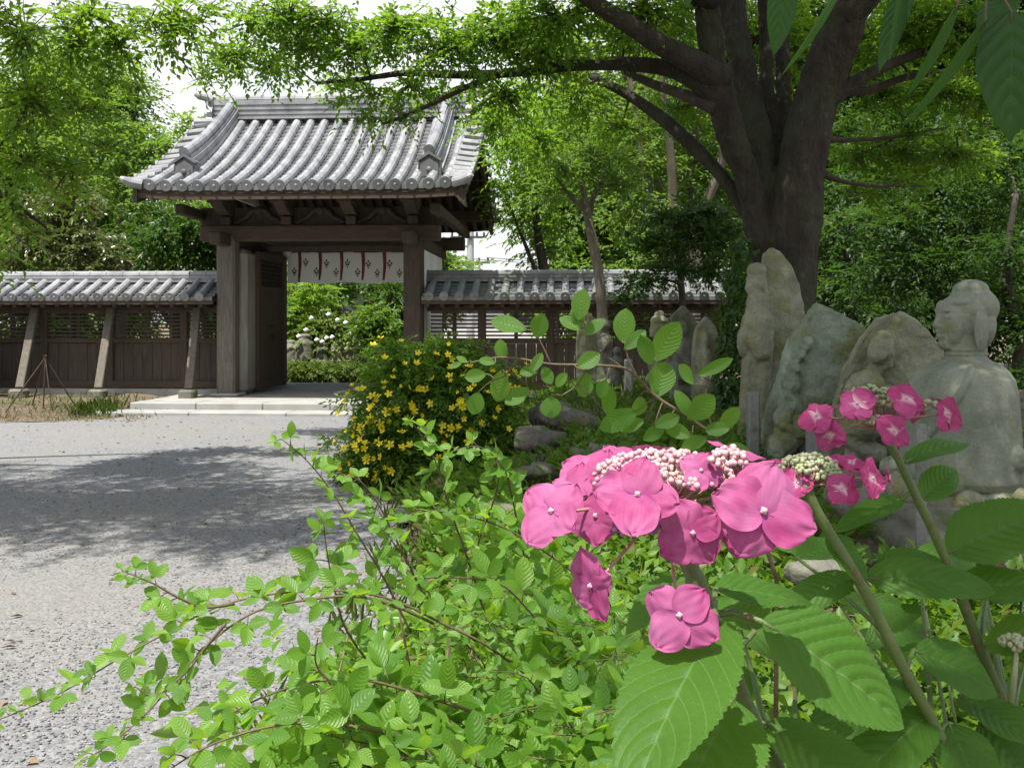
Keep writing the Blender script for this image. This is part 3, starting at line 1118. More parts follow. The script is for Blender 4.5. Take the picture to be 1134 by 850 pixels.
for px in (331, 354, 378, 402, 426, 450):
    u = ufrom(px)
    mb = MB()
    wv = rnd.uniform(-.01, .01)
    pts = [(u + .012 * math.sin(a * 4) + wv * a, rip(u) * (.3 + .9 * a) - .012, CT - .0 + (CB - CT) * a * rnd.uniform(.9, .98)) for a in (0, .25, .5, .75, 1)]
    pts.sort(key=lambda q: -q[2])
    mb.tube(pts, [.034, .031, .028, .024, .018], 6, squash=.25)
    mb.build('ribbon', M['ribbon'], cur, False)
crest = None
def crest_mb():
    mb = MB()
    def leaf(cx, cz, a, b):
        mb.prism([(cx - a, -.001, cz), (cx, -.001, cz - b), (cx + a, -.001, cz), (cx, -.001, cz + b)], (0, -.003, 0))
    leaf(0, .062, .020, .030)
    for sg in (-1, 1):
        leaf(sg * .034, .022, .026, .022)
        leaf(sg * .022, -.022, .020, .018)
        leaf(sg * .012, .0, .010, .014)
    leaf(0, -.058, .015, .026)
    leaf(0, -.012, .012, .016)
    return mb
for px, py in ((338, 291), (361, 292), (385, 292), (408, 293), (432, 293), (456, 293), (325, 301), (350, 301), (372, 302), (396, 302), (418, 303), (443, 303), (466, 303)):
    u = ufrom(px)
    if u > 1.28:
        continue
    z_ = EYE + (358 - py) / F * 18.06
    if crest is None:
        crest = crest_mb().build('crest', M['ink'], cur, False)
        c_ = crest
    else:
        c_ = crest.copy(); C.objects.link(c_)
    a = (CT - z_) / (CT - CB)
    c_.location = (u, rip(u) * (.3 + .9 * a) - .004, z_)
    c_.rotation_euler = (0, 0, math.atan(rip(u + .03) * 16 - rip(u - .03) * 16) * .9)
# lamp by the curtain
lp = gate_w(-1.16, 2.1, 2.68)
lamp = thing('gate_lamp', 'small white globe lamp on an iron hook under the gate beam', 'lamp', lp)
mb = MB(); mb.ell(lp + Vector((0, 0, -.08)), (.085, .085, .10), nu=16, nv=10)
mb.build('globe', M['plaster'], lamp, smooth=True)
mb = MB(); mb.tube([lp + Vector((0, 0, .01)), lp + Vector((.02, 0, .06)), lp + Vector((.0, 0, .12)), lp + Vector((-.1, 0, .13))], .012, 6)
mb.tube([lp + Vector((0, 0, -.0)), lp + Vector((0, 0, .03))], [.05, .04], 12)
mb.build('hook', M['iron'], lamp)

# ------------------------------------------------------------------ tiled fence walls on both sides
def wall_run(name, label, u0, u1, tile, posts, rows0, group='tiled fence walls beside the gate', zshift=0.0):
    t_ = thing(name, label, 'fence wall', (GX, GY, 0), GR, group)
    vw = .35
    L = u1 - u0
    um = (u0 + u1) / 2
    b = lambda nm, mb, m, parent=t_: mb.build(nm, m, parent, False)
    zr, ze = 1.98, 1.69
    f1 = lambda q: (vw - .62 + .62 * q, ze + (zr - ze) * (.85 * q + .15 * q * q))
    f2 = lambda q: (vw + .62 - .62 * q, ze + (zr - ze) * (.85 * q + .15 * q * q))
    mb = MB()
    us_ = [u0 + L * i / 30 for i in range(31)]
    tiled_slope(mb, f1, us_, 5, .026)
    tiled_slope(mb, f2, us_, 5, .026)
    mb.cur = 1
    n = int((L - .1) / .235)
    for i in range(n + 1):
        u = u0 + rows0 + i * .235
        if u < u1 - .03:
            round_row(mb, f1, u, .060, 2, off=.04)
            round_row(mb, f2, u, .058, 2, off=.028)
    rf = b('tiled_roof', mb, [M['tile_pan'], tile])
    mb = MB()
    ridge_stack(mb, u0, u1, vw, zr - .01, .2, .10, 3)
    k = 0
    u = u0
    while u < u1 - .02:
        e = min(u + .28, u1)
        mb.tube([(u, vw, zr + .115), (u + .03, vw, zr + .115), (u + .035, vw, zr + .115), (e, vw, zr + .115)], [.076, .076, .068, .068], 10)
        u = e
    b('ridge_cap', mb, M['tile'] if tile is M['tile'] else tile, rf)
    mb = MB()
    for o in (-1, 1):
        mb.box((um, vw + o * .58, 1.63), (L, .05, .06))
        mb.bar((um, vw + o * .58, 1.645), (um, vw, 1.93), L, .02, up=Vector((0, -1, 1)))
    b('eave_board', mb, M['wood_h'])
    mb = MB()
    k = 0
    u = u0 + .08
    while u < u1:
        mb.box((u, vw, 1.585), (.06, 1.08, .06))
        u += .235
    b('rafter', mb, M['wood'])
    mb = MB(); mb.box((um, vw, 1.55), (L, .13, .11), bevel=.01); b('top_beam', mb, M['wood_h'])
    mb = MB(); mb.box((um, vw, 1.02), (L, .10, .085), bevel=.01); b('rail', mb, M['wood_h'])
    mb = MB(); mb.box((um, vw, .30), (L, .13, .12), bevel=.01); b('sill_beam', mb, M['wood_h'])
    mb = MB(); mb.box((um, vw, .07), (L, .22, .32), bevel=.02); b('footing', mb, M['concrete'])
    for u in posts:
        mb = MB(); mb.box((u, vw, .93), (.125, .125, 1.18), bevel=.012)
        b('post', mb, M['wood'])
    ps = [u0] + sorted(posts) + [u1]
    for a, e in zip(ps[:-1], ps[1:]):
        if e - a < .2:
            continue
        mb = MB()
        w_ = .168
        k = max(1, round((e - a - .12) / w_))
        w_ = (e - a - .125) / k
        for i in range(k):
            mb.box((a + .0625 + w_ * (i + .5), vw + .003 * (i % 3), .668), (w_ - .006, .03, .615))
        b('board_panel', mb, M['wood_dark'])
        mb = MB()
        for i in range(7):
            mb.box(((a + e) / 2, vw - .02, 1.105 + i * .062), (e - a - .125, .022, .030))
        mb.box(((a + e) / 2, vw + .02, 1.28), (.06, .04, .44))
        b('slat_panel', mb, M['wood_dark'])
    return t_
xw = lambda px, d: (px - 567) / F * d - GX
lw_ = wall_run('fence_wall', 'tiled wooden fence wall with slanted props, left of the temple gate', -7.6, -1.66, M['tile'], [-6.95, -5.85, -4.72, -3.6, -2.35], .10)
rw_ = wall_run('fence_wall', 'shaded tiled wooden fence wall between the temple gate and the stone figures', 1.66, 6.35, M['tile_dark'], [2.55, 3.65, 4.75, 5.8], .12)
mb = MB()
ridge_end(mb, (6.32, .35, 1.86), (1, 0, 0), .55)
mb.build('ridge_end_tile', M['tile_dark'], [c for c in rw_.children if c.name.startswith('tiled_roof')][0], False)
# slanted props standing on stones before the left wall
for px in (14, 105, 208):
    u = xw(px, 15.05) + .02
    mb = MB()
    mb.bar((u, -.42, .27), (u - .13, .27, 1.6), .125, .105, .012)
    pr_ = mb.build('slanted_prop', M['wood_grey'], lw_, False)
    mb = MB(); mb.box((u, -.45, .19), (.24, .24, .16), bevel=.03)
    mb.build('foot_stone', M['stone_dark'], pr_, False)
# white plaster wall beyond the left end
pw = P(-12, 400, 15.6)
t_ = thing('plaster_wall', 'white plastered garden wall with tile coping at the far left edge', 'garden wall', (pw.x, pw.y, 0))
mb = MB(); mb.box((pw.x - 2.0, pw.y - .35, .62), (4.4, .2, 1.1)); mb.build('wall', M['plaster'], t_)
mb = MB()
mb.prism([(pw.x - 4.2, pw.y - .58, 1.17), (pw.x - 4.2, pw.y - .35, 1.30), (pw.x - 4.2, pw.y - .12, 1.17)], (4.42, 0, 0))
mb.tube([(pw.x - 4.2, pw.y - .35, 1.31), (pw.x + .22, pw.y - .35, 1.31)], .06, 10)
mb.build('coping', M['tile_dark'], t_)
# ------------------------------------------------------------------ stone figures
def outline_stone(mb, pts, d, thick, yaw=0.0):
    """upright slab with the outline pts (pixels at distance d), thick metres deep behind the face"""
    o = [P(px, py, d) for px, py in pts]
    mb.prism(o, (math.sin(yaw) * thick, math.cos(yaw) * thick, 0))
def px_ell(mb, px, py, d, rx, ry, rd, dy=0.0, rot=None):
    """ellipsoid: centre in pixels, radii rx, ry in pixels and rd metres deep"""
    c = P(px, py, d)
    c.y += dy
    mb.ell(c, (rx * d / F, rd, ry * d / F), rot, 16, 12)
def px_cap(mb, a, b, d, r0, r1, dy0=0.0, dy1=0.0):
    p, q = P(a[0], a[1], d), P(b[0], b[1], d)
    p.y += dy0; q.y += dy1
    mb.cap(p, q, r0 * d / F, r1 * d / F)
ry = lambda a: Matrix.Rotation(math.radians(a), 3, 'Y')

# seated Buddha in profile, on a lotus seat
D = 5.0
bp = P(1066, 560, D)
bud = thing('stone_buddha', 'large seated stone Buddha seen in profile beside the pink hydrangea', 'statue', (bp.x, bp.y, .30))
mb = MB()
px_ell(mb, 1072, 350, D, 25, 35, .120)                 # skull
px_ell(mb, 1056, 358, D, 16.5, 27, .098)               # face
px_ell(mb, 1055, 371, D, 14, 15, .082)                 # jaw
def profile(mb, pts, half):
    o = [P(a, b, D) + Vector((0, -half, 0)) for a, b in pts]
    mb.prism(o, (0, 2 * half, 0))
profile(mb, [(1042, 333), (1039.6, 341), (1039.4, 348.5), (1037.4, 353), (1034.0, 359.5), (1034.4, 361.6), (1038.4, 363.2), (1037.8, 364.6), (1036.2, 367.4), (1038.6, 369.4), (1036.8, 371.6), (1037.6, 374), (1040.6, 376), (1039.2, 380), (1040, 384), (1045, 388), (1058, 386), (1064, 340)], .017)
profile(mb, [(1042.5, 335), (1040, 343), (1041, 349), (1041.5, 356), (1040.8, 363), (1040.0, 366.5), (1041.2, 369.5), (1040.2, 372), (1042.5, 376), (1041.2, 381), (1044, 386.5), (1058, 386), (1064, 340)], .045)
for sg in (-1, 1):
    px_ell(mb, 1044.5, 344.2, D, 4.5, 1.5, .026, dy=sg * .048)       # brow
    px_ell(mb, 1046.0, 351.0, D, 4.2, 2.3, .024, dy=sg * .055)       # eyelid
    px_ell(mb, 1038.2, 361.0, D, 2.4, 2.2, .012, dy=sg * .016)
px_ell(mb, 1077, 341, D, 27, 24, .138)                 # hair cap
px_ell(mb, 1081, 360, D, 18.5, 28, .132)
px_ell(mb, 1064, 335, D, 17.5, 7, .116)
px_ell(mb, 1075, 321, D, 19, 12, .090)                 # crown bump
for sg in (-1, 1):
    px_ell(mb, 1072, 364, D, 8, 25, .026, dy=sg * .140)
    px_ell(mb, 1070, 366, D, 3.0, 15, .012, dy=sg * .163)
    px_ell(mb, 1073, 380, D, 5.5, 8, .022, dy=sg * .135)
px_cap(mb, (1070, 372), (1069, 405), D, 20, 23)
for yy_, rx_ in ((387, 22.5), (392, 23.5), (397, 25)):
    px_ell(mb, 1069, yy_, D, rx_, 1.9, .112)
# robe: one bell from the shoulders to the lap
rings = [(394, 1070, 18, .09), (399, 1069, 26, .15), (403, 1068, 35, .22), (409, 1066, 43, .285), (418, 1064.5, 48.5, .325), (432, 1063, 52, .350), (452, 1062.5, 54, .362), (478, 1062, 55.5, .372), (505, 1061.5, 57, .390), (524, 1061, 58, .40), (532, 1061, 55, .38)]
vs, fs = [], []
ns_ = 40
for k, (yy_, cx_, rx_, rd_) in enumerate(rings):
    c = P(cx_, yy_, D)
    for i in range(ns_):
        a = 2 * math.pi * i / ns_
        fold_ = 1 + .012 * math.sin(a * 9 + yy_ * .03) * min(1, k / 5)
        vs.append(c + Vector((math.cos(a) * rx_ * D / F * fold_, math.sin(a) * rd_ * fold_, 0)))
for k in range(len(rings) - 1):
    for i in range(ns_):
        j2 = (i + 1) % ns_
        fs.append((k * ns_ + i, (k + 1) * ns_ + i, (k + 1) * ns_ + j2, k * ns_ + j2))
fs.append(tuple(range(ns_)))
fs.append(tuple((len(rings) - 1) * ns_ + i for i in range(ns_))[::-1])
mb.add(vs, fs)
for sg in (-1, 1):
    px_cap(mb, (1088, 500), (1030, 512), D, 16, 13, sg * .30, sg * .14)
    px_cap(mb, (1075, 522), (1012, 526), D, 16, 13, sg * .24, sg * .30)
px_ell(mb, 1014, 510, D, 12, 7, .12)
# edge of the robe over the chest
pts = []
for a, b in ((1056, 401), (1049, 409), (1041, 420), (1033, 433), (1026, 447), (1019, 462), (1013, 478)):
    q = P(a, b, D)
    k = np.interp(b, [r_[0] for r_ in rings], [r_[2] for r_ in rings]); kd = np.interp(b, [r_[0] for r_ in rings], [r_[3] for r_ in rings]); kc = np.interp(b, [r_[0] for r_ in rings], [r_[1] for r_ in rings])
    cs = max(-.98, min(.98, (a - kc) / k))
    q.y -= kd * math.sqrt(1 - cs * cs)
    q.y -= .010
    pts.append(q)
mb.tube(pts, [.010, .018, .021, .021, .020, .017, .010], 8)
body = fused('figure', mb, .0066, M['stone_smooth'], bud, 1, [(.003, .03), (.016, .25)])
mb = MB()
seatc = P(1066, 540, D)
for k in range(16):
    a = 2 * math.pi * k / 16
    c = seatc + Vector((math.cos(a) * .30, math.sin(a) * .33, -.02))
    mb.ell(c, (.085, .085, .085), nu=12, nv=8)
mb.tube([seatc + Vector((0, 0, -.16)), seatc + Vector((0, 0, -.10)), seatc + Vector((0, 0, .05))], [.24, .29, .33], 24)
fused('lotus_seat', mb, .012, M['stone_warm'], bud, 3, .012, .08)
mb = MB()
mb.box((bp.x, bp.y, .30), (.86, .86, .22), bevel=.04)
mb.box((bp.x, bp.y, .20), (1.05, 1.05, .2), bevel=.05)
fused('pedestal', mb, .02, M['stone_dark'], bud, 2, .02, .12)

# boulder with a pensive figure cut in its left face
D = 5.75
t_ = thing('carved_boulder', 'mossy split boulder with a pensive relief figure, beside the seated Buddha', 'carved stone', P(980, 560, D).xy.to_3d() + Vector((0, 0, .35)))
mb = MB()
outline_stone(mb, [(908, 560), (916, 500), (924, 452), (936, 412), (956, 374), (974, 353), (988, 347), (998, 352), (1000, 420), (1000, 560)], D + .13, .30, .25)
outline_stone(mb, [(986, 560), (983, 440), (985, 385), (991, 358), (997, 345), (1010, 352), (1026, 364), (1042, 384), (1050, 420), (1052, 480), (1050, 560)], D, .42, .25)
px_ell(mb, 1005, 450, D, 40, 95, .22, dy=.12)
px_cap(mb, (991, 352), (984, 420), D, 3, 4, -.01, -.02)
px_cap(mb, (930, 452), (975, 448), D, 3.5, 3.5, .02, .0)
px_cap(mb, (925, 470), (970, 470), D, 3.5, 3.5, .0, -.02)
# relief
px_ell(mb, 966, 385, D, 13, 18, .09, dy=-0.120, rot=ry(15))
px_ell(mb, 962, 392, D, 8, 10, .10, dy=-0.130)
px_ell(mb, 968, 372, D, 9, 8, .08, dy=-0.120)
px_cap(mb, (958, 412), (976, 400), D, 7, 6, -.09, -.08)
px_cap(mb, (976, 402), (982, 370), D, 7, 5, -.08, -.06)
px_ell(mb, 952, 425, D, 20, 17, .13, dy=-0.090)
px_cap(mb, (938, 430), (975, 432), D, 9, 8, -.10, -.10)
px_ell(mb, 948, 462, D, 24, 30, .14, dy=-0.070)
px_cap(mb, (930, 480), (962, 500), D, 12, 12, -.08, -.08)
px_cap(mb, (945, 470), (940, 540), D, 12, 14, -.06, -.03)
fused('boulder', mb, .010, M['stone_warm'], t_, 1, [(.022, .05), (.05, .3)])
# pale upright slab with a weathered relief down its left side
D = 6.5
t_ = thing('carved_boulder', 'pointed grey green standing stone with worn relief, middle of the big stones', 'carved stone', P(900, 510, D).xy.to_3d() + Vector((0, 0, .4)))
mb = MB()
outline_stone(mb, [(846, 520), (846, 490), (850, 455), (858, 432), (868, 402), (884, 368), (900, 342), (908, 336), (914, 345), (912, 420), (912, 520)], D + .11, .30, .2)
outline_stone(mb, [(886, 520), (886, 470), (889, 420), (897, 372), (906, 335), (920, 340), (940, 352), (957, 362), (964, 380), (966, 430), (964, 520)], D, .36, .2)
px_ell(mb, 905, 440, D, 40, 85, .20, dy=.12)
for a, b, c_, d_ in ((878, 408, 7, 8), (874, 424, 10, 12), (872, 446, 11, 14), (884, 392, 6, 8), (866, 462, 10, 12), (868, 486, 12, 18), (880, 470, 8, 22), (858, 498, 9, 16), (893, 380, 5, 9)):
    px_ell(mb, a, b, D, c_ * 1.1, d_ * 1.1, .10, dy=-.03)
px_cap(mb, (866, 436), (880, 452), D, 4, 4, -.11, -.10)
px_cap(mb, (862, 470), (884, 480), D, 4, 4, -.12, -.10)
fused('boulder', mb, .011, M['stone_green'], t_, 1, [(.024, .05), (.05, .35)])
# standing figure before a tall pointed back stone
D = 7.4
t_ = thing('standing_figure', 'tall standing stone figure with a pointed mossy backing slab by the trunk', 'statue', P(855, 500, D).xy.to_3d() + Vector((0, 0, .45)))
mb = MB()
outline_stone(mb, [(838, 515), (838, 420), (842, 340), (845, 300), (848, 280), (855, 273), (864, 278), (876, 292), (886, 315), (893, 345), (890, 390), (880, 440), (872, 515)], D, .22, .1)
fused('backing_slab', mb, .02, M['stone_warm'], t_, 4, [(.02, .08), (.03, .3)])
mb = MB()
px_ell(mb, 836, 314, D, 11.5, 17, .085, dy=-.05)
px_ell(mb, 836, 300, D, 11, 9, .085, dy=-.05)
px_ell(mb, 829, 318, D, 5.5, 9, .05, dy=-.06)
px_ell(mb, 825, 320, D, 2.4, 4, .02, dy=-.06)
px_ell(mb, 840, 318, D, 3, 8, .09, dy=-.06)
px_cap(mb, (838, 322), (837, 348), D, 11, 14, -.05, -.05)
px_ell(mb, 836, 362, D, 17, 24, .14, dy=-.05)
px_cap(mb, (840, 355), (838, 388), D, 12, 11, -.16, -.17)
px_cap(mb, (838, 388), (824, 372), D, 9, 7, -.17, -.12)
px_ell(mb, 822, 378, D, 8, 18, .07, dy=-.06)
px_ell(mb, 837, 392, D, 15, 13, .12, dy=-.06)
px_cap(mb, (836, 400), (834, 500), D, 16, 20, -.04, -.04)
px_cap(mb, (844, 380), (838, 470), D, 7, 6, -.15, -.14)
px_cap(mb, (826, 400), (820, 505), D, 6, 7, -.1, -.1)
fused('figure', mb, .010, M['stone_warm'], t_, 1, [(.014, .04)])
mb = MB()
mb.box(P(848, 520, D) + Vector((0, .02, 0)), (.5, .45, .22), bevel=.05)
fused('pedestal', mb, .02, M['stone_dark'], t_, 2, .02, .1)

# the row of smaller figures by the wall
def small_figure(label, px, d, ytop, ybase, wpx, mat, kind_, face=-1, moss=None):
    z0 = P(px, ybase, d)
    t_ = thing('stone_figure', label, 'statue', (z0.x, z0.y, z0.z), group='small stone figures along the shaded bed')
    mb = MB()
    H = ybase - ytop
    if kind_ == 'bust':              # cap of curls, face to the left, long robe
        px_ell(mb, px, ytop + H * .045, d, wpx * .22, H * .05, .10)
        px_ell(mb, px, ytop + H * .125, d, wpx * .40, H * .06, .16)
        px_ell(mb, px - 1, ytop + H * .22, d, wpx * .36, H * .155, .145)
        px_ell(mb, px + face * wpx * .36, ytop + H * .24, d, wpx * .08, H * .04, .03)
        px_ell(mb, px + face * wpx * .30, ytop + H * .31, d, wpx * .12, H * .03, .05)
        px_ell(mb, px + wpx * .08, ytop + H * .25, d, wpx * .08, H * .10, .17)
        px_cap(mb, (px, ytop + H * .3), (px, ytop + H * .42), d, wpx * .2, wpx * .24)
        px_ell(mb, px, ytop + H * .62, d, wpx * .52, H * .26, .24)
        px_ell(mb, px, ytop + H * .88, d, wpx * .62, H * .14, .28)
        px_cap(mb, (px, ytop + H * .56), (px - wpx * .3, ytop + H * .74), d, wpx * .14, wpx * .12, -.22, -.22)
    elif kind_ == 'niche':           # slab with a raised rim and a seated figure
        o = [(px - wpx * .5, ybase), (px - wpx * .52, ytop + H * .4), (px - wpx * .36, ytop + H * .12), (px, ytop), (px + wpx * .38, ytop + H * .12), (px + wpx * .52, ytop + H * .4), (px + wpx * .5, ybase)]
        outline_stone(mb, o, d, .16)
        px_ell(mb, px - wpx * .08, ytop + H * .26, d, wpx * .17, H * .10, .10, dy=-.02)
        px_ell(mb, px - wpx * .1, ytop + H * .50, d, wpx * .28, H * .17, .13, dy=-.02)
        px_cap(mb, (px - wpx * .3, ytop + H * .48), (px + wpx * .05, ytop + H * .62), d, wpx * .1, wpx * .1, -.10, -.13)
        px_ell(mb, px - wpx * .08, ytop + H * .76, d, wpx * .40, H * .13, .17, dy=-.02)
        px_ell(mb, px, ytop + H * .94, d, wpx * .52, H * .1, .2, dy=-.02)
    else:                            # standing monk
        px_ell(mb, px, ytop + H * .10, d, wpx * .30, H * .10, .10)
        px_ell(mb, px + face * wpx * .26, ytop + H * .115, d, wpx * .07, H * .025, .025)
        px_cap(mb, (px, ytop + H * .18), (px, ytop + H * .26), d, wpx * .17, wpx * .2)
        px_ell(mb, px, ytop + H * .36, d, wpx * .46, H * .15, .15)
        px_cap(mb, (px + wpx * .05, ytop + H * .34), (px + face * wpx * .25, ytop + H * .48), d, wpx * .15, wpx * .12, -.12, -.13)
        px_cap(mb, (px, ytop + H * .42), (px, ytop + H * .88), d, wpx * .38, wpx * .46)
        px_ell(mb, px, ytop + H * .95, d, wpx * .6, H * .06, .2)
    fused('figure', mb, .013 if d < 15 else .022, mat, t_, 1, .02, .06)
    mb = MB()
    c = P(px, ybase, d)
    mb.box(c + Vector((0, .04, -.10)), (wpx * 1.35 * d / F, .42, .26), bevel=.04)
    mb.build('pedestal', M['stone_dark'], t_)
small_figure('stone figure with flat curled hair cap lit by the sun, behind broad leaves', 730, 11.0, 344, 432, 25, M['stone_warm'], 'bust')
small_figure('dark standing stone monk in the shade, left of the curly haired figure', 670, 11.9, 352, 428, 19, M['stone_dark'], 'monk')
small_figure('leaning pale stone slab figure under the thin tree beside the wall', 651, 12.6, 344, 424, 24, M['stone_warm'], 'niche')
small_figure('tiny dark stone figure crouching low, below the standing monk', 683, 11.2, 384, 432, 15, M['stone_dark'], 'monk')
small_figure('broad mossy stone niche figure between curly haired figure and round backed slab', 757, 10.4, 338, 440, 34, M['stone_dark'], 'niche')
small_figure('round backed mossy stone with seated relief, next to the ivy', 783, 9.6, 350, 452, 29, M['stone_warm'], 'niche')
# offering posts: small squared stones
def stone_post(label, px, d, ytop, ybase, wpx, lean=0.0):
    a, b = P(px + lean, ytop, d), P(px, ybase + 25, d)
    t_ = MB()
    t_.bar(b, a, wpx * d / F, wpx * d / F, .012)
    t_.prism([a + Vector((x * wpx * .5 * d / F * .8, y_ * wpx * .5 * d / F * .8, -.01)) for x, y_ in ((-1, -1), (1, -1), (1, 1), (-1, 1))], (0, 0, .012))
    o = t_.build('stone_post', M['post_stone'])
    tag(o, label, 'stone post', 'small square stone posts before the figures')
stone_post('small square stone post standing before the tall standing figure', 834, 6.6, 434, 495, 13)
stone_post('small pale stone post hidden behind pink petals by the pointed boulder', 900, 5.6, 470, 505, 13)
stone_post('thin grey stone post in front of the lotus seat', 1020, 4.3, 470, 600, 11)
stone_post('short stone post under the curly haired figure', 696, 10.6, 398, 432, 9)
stone_post('short stone post right of the curly haired figure', 746, 9.8, 401, 440, 9)

# garden rocks along the bed
def rock(label, px, py, d, rx, ry_, seed, mat=None):
    c = P(px, py, d)
    rr = random.Random(seed)
    mb = MB()
    R = rx * d / F
    Hh = ry_ * d / F
    for k in range(7):
        o = Vector((rr.uniform(-.5, .5) * R, rr.uniform(-.3, .3) * R, rr.uniform(-.35, .25) * Hh))
        q = Matrix.Rotation(rr.uniform(0, 3), 3, 'Z') @ Matrix.Rotation(rr.uniform(-.6, .6), 3, 'X')
        mb.box(c + o, (R * rr.uniform(.7, 1.2), R * rr.uniform(.6, 1.0), Hh * rr.uniform(.8, 1.3)), q, R * .12)
    o = fused('garden_rock', mb, max(.012, R * .07), mat or M['rock'], None, 2, [(.10 * R, R * .5), (.05 * R, .08)], world=True)
    tag(o, label, 'rock', 'rocks edging the planted bed')
rock('rough brown rock with flat top, farthest of the bed edge', 622, 462, 8.2, 40, 17, 1)
rock('low brown rock in front of the flat topped one', 594, 488, 7.4, 40, 15, 2)
rock('half buried grey rock low beside the bush clover stems', 548, 572, 5.0, 42, 22, 3)
rock('small rock between ferns beneath the pink petals', 590, 522, 6.2, 26, 10, 4)
rock('round mossy rock near the hydrangea heads at the bed', 655, 500, 6.6, 26, 12, 5)
rock('rounded dark stone beside the pedestal of the seated Buddha', 1105, 590, 3.9, 34, 30, 7, M['stone_dark'])
rock('flat dark stone below the pink flower at the bed', 905, 632, 3.6, 36, 16, 8, M['stone_dark'])
rock('grey stone lying under the split boulder', 950, 552, 4.6, 40, 20, 9)

# tripod of iron stakes on the soil strip, left
sp = thing('plant_support', 'dark thin wire plant support frame standing in the soil by the wall', 'plant support', P(55, 445, 14.0))
top = P(50, 396, 14.0)
for px, py, dy in ((14, 455, -.2), (24, 452, .3), (48, 452, .0), (61, 453, -.1), (78, 456, .25)):
    b_ = P(px, py, 14.0); b_.y += dy
    mb = MB(); mb.tube([b_, top + (top - b_) * .05], .011, 6)
    mb.build('stake', M['iron'], sp)

# ------------------------------------------------------------------ beyond the gate and wall
# row of weathered little figures behind a clipped hedge
row = [(322, 378, 398, 17), (337, 371, 398, 20), (357, 381, 397, 13), (374, 379, 397, 14), (386, 381, 397, 12), (397, 382, 397, 12)]
labs = ['dark tall stone figure behind the clipped hedge next to the open door', 'broadest dark stone figure behind the clipped hedge',
        'thin dark stone figure between the broadest one and the round headed one', 'round headed stone figure at the middle of the court row',
        'pale small stone figure behind the hedge end', 'smallest stone figure at the right end of the court row']
for (px, a, b, w_), l_ in zip(row, labs):
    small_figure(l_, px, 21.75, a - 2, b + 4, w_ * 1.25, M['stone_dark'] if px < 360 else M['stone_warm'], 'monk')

# houses
hp = P(405, 400, 36)
t_ = thing('white_house', 'white plastered house seen through the open gate', 'house', (hp.x, hp.y, 0))
mb = MB(); mb.box((hp.x - .3, hp.y + 3, 1.35), (4.8, 6, 2.7)); mb.build('wall', M['white_wall'], t_)
mb = MB()
mb.prism([(hp.x - 3.1, hp.y - .5, 2.75), (hp.x - 3.1, hp.y + 3, 3.9), (hp.x - 3.1, hp.y + 6.5, 2.75), (hp.x - 3.1, hp.y + 6.5, 2.62), (hp.x - 3.1, hp.y - .5, 2.62)], (5.6, 0, 0))
mb.build('roof', M['tile_dark'], t_)
for dx in (-1.6, .6):
    mb = MB(); mb.box((hp.x + dx, hp.y - .02, 1.9), (1.5, .08, 1.1)); fr = mb.build('window', M['white_wall'], t_)
    mb = MB(); mb.box((hp.x + dx, hp.y - .07, 1.9), (1.36, .03, .96)); mb.build('pane', M['glass_dark'], fr)
hp = P(470, 300, 60)
t_ = thing('brick_house', 'red brick house front showing beside the white gate panel', 'house', (hp.x, hp.y, 0))
hp.x -= 1.5
mb = MB(); mb.box((hp.x - .6, hp.y + 4, 2.8), (6.5, 8, 5.6)); mb.build('wall', M['brick'], t_)
mb = MB(); mb.prism([(hp.x - 4.3, hp.y - .4, 5.58), (hp.x - .6, hp.y - .4, 7.0), (hp.x + 3.0, hp.y - .4, 5.58)], (0, 8.8, 0)); mb.build('roof', M['tile_dark'], t_)
for zz in (1.6, 4.2):
    mb = MB(); mb.box((hp.x + 1.6, hp.y - .03, zz), (1.2, .1, 1.2)); fr = mb.build('window', M['white_wall'], t_)
    mb = MB(); mb.box((hp.x + 1.6, hp.y - .09, zz), (1.05, .03, 1.05)); mb.build('pane', M['glass_dark'], fr)
hp = P(575, 306, 52)
t_ = thing('low_house', 'low house with a grey roof just above the shaded wall', 'house', (hp.x, hp.y, 0))
mb = MB(); mb.box((hp.x - 1, hp.y + 3, 1.45), (10, 6, 2.9)); mb.build('wall', M['white_wall'], t_)
mb = MB()
mb.prism([(hp.x - 6.6, hp.y - .6, 2.9), (hp.x - 6.6, hp.y + 3, 4.0), (hp.x - 6.6, hp.y + 6.6, 2.9)], (11.2, 0, 0))
mb.build('roof', M['tile'], t_)
mb = MB(); mb.box((hp.x, hp.y - .02, 1.7), (1.8, .1, 1.2)); fr = mb.build('window', M['white_wall'], t_)
mb = MB(); mb.box((hp.x, hp.y - .085, 1.7), (1.65, .03, 1.05)); mb.build('pane', M['glass_dark'], fr)
# utility pole
pp = P(521, 300, 44)
t_ = thing('utility_pole', 'grey concrete utility pole with two cross arms above the wall', 'utility pole', (pp.x, pp.y, 0))
mb = MB(); mb.tube([(pp.x, pp.y, 0), (pp.x, pp.y, 8.5)], [.19, .13], 12); mb.build('pole', M['pole_grey'], t_)
for z_, l_ in ((4.05, 1.0), (5.2, .8)):
    mb = MB(); mb.box((pp.x - .1, pp.y - .2, z_), (l_ * 2, .09, .10))
    for a in (-.9, -.5, .5, .9):
        mb.tube([(pp.x - .1 + a * l_, pp.y - .2, z_ + .05), (pp.x - .1 + a * l_, pp.y - .2, z_ + .22)], .05, 8)
    mb.build('cross_arm', M['glass_dark'], t_)
for z_, dx in ((4.28, -.8), (4.28, .7)):
    mb = MB()
    a = Vector((pp.x + dx, pp.y - .2, z_))
    mb.tube([a + Vector((t2 * 30, t2 * 6, -2.6 * t2 * (1 - t2) + .5 * t2)) for t2 in [i / 10 for i in range(11)]], .016, 5)
    mb.build('cable', M['glass_dark'], t_)
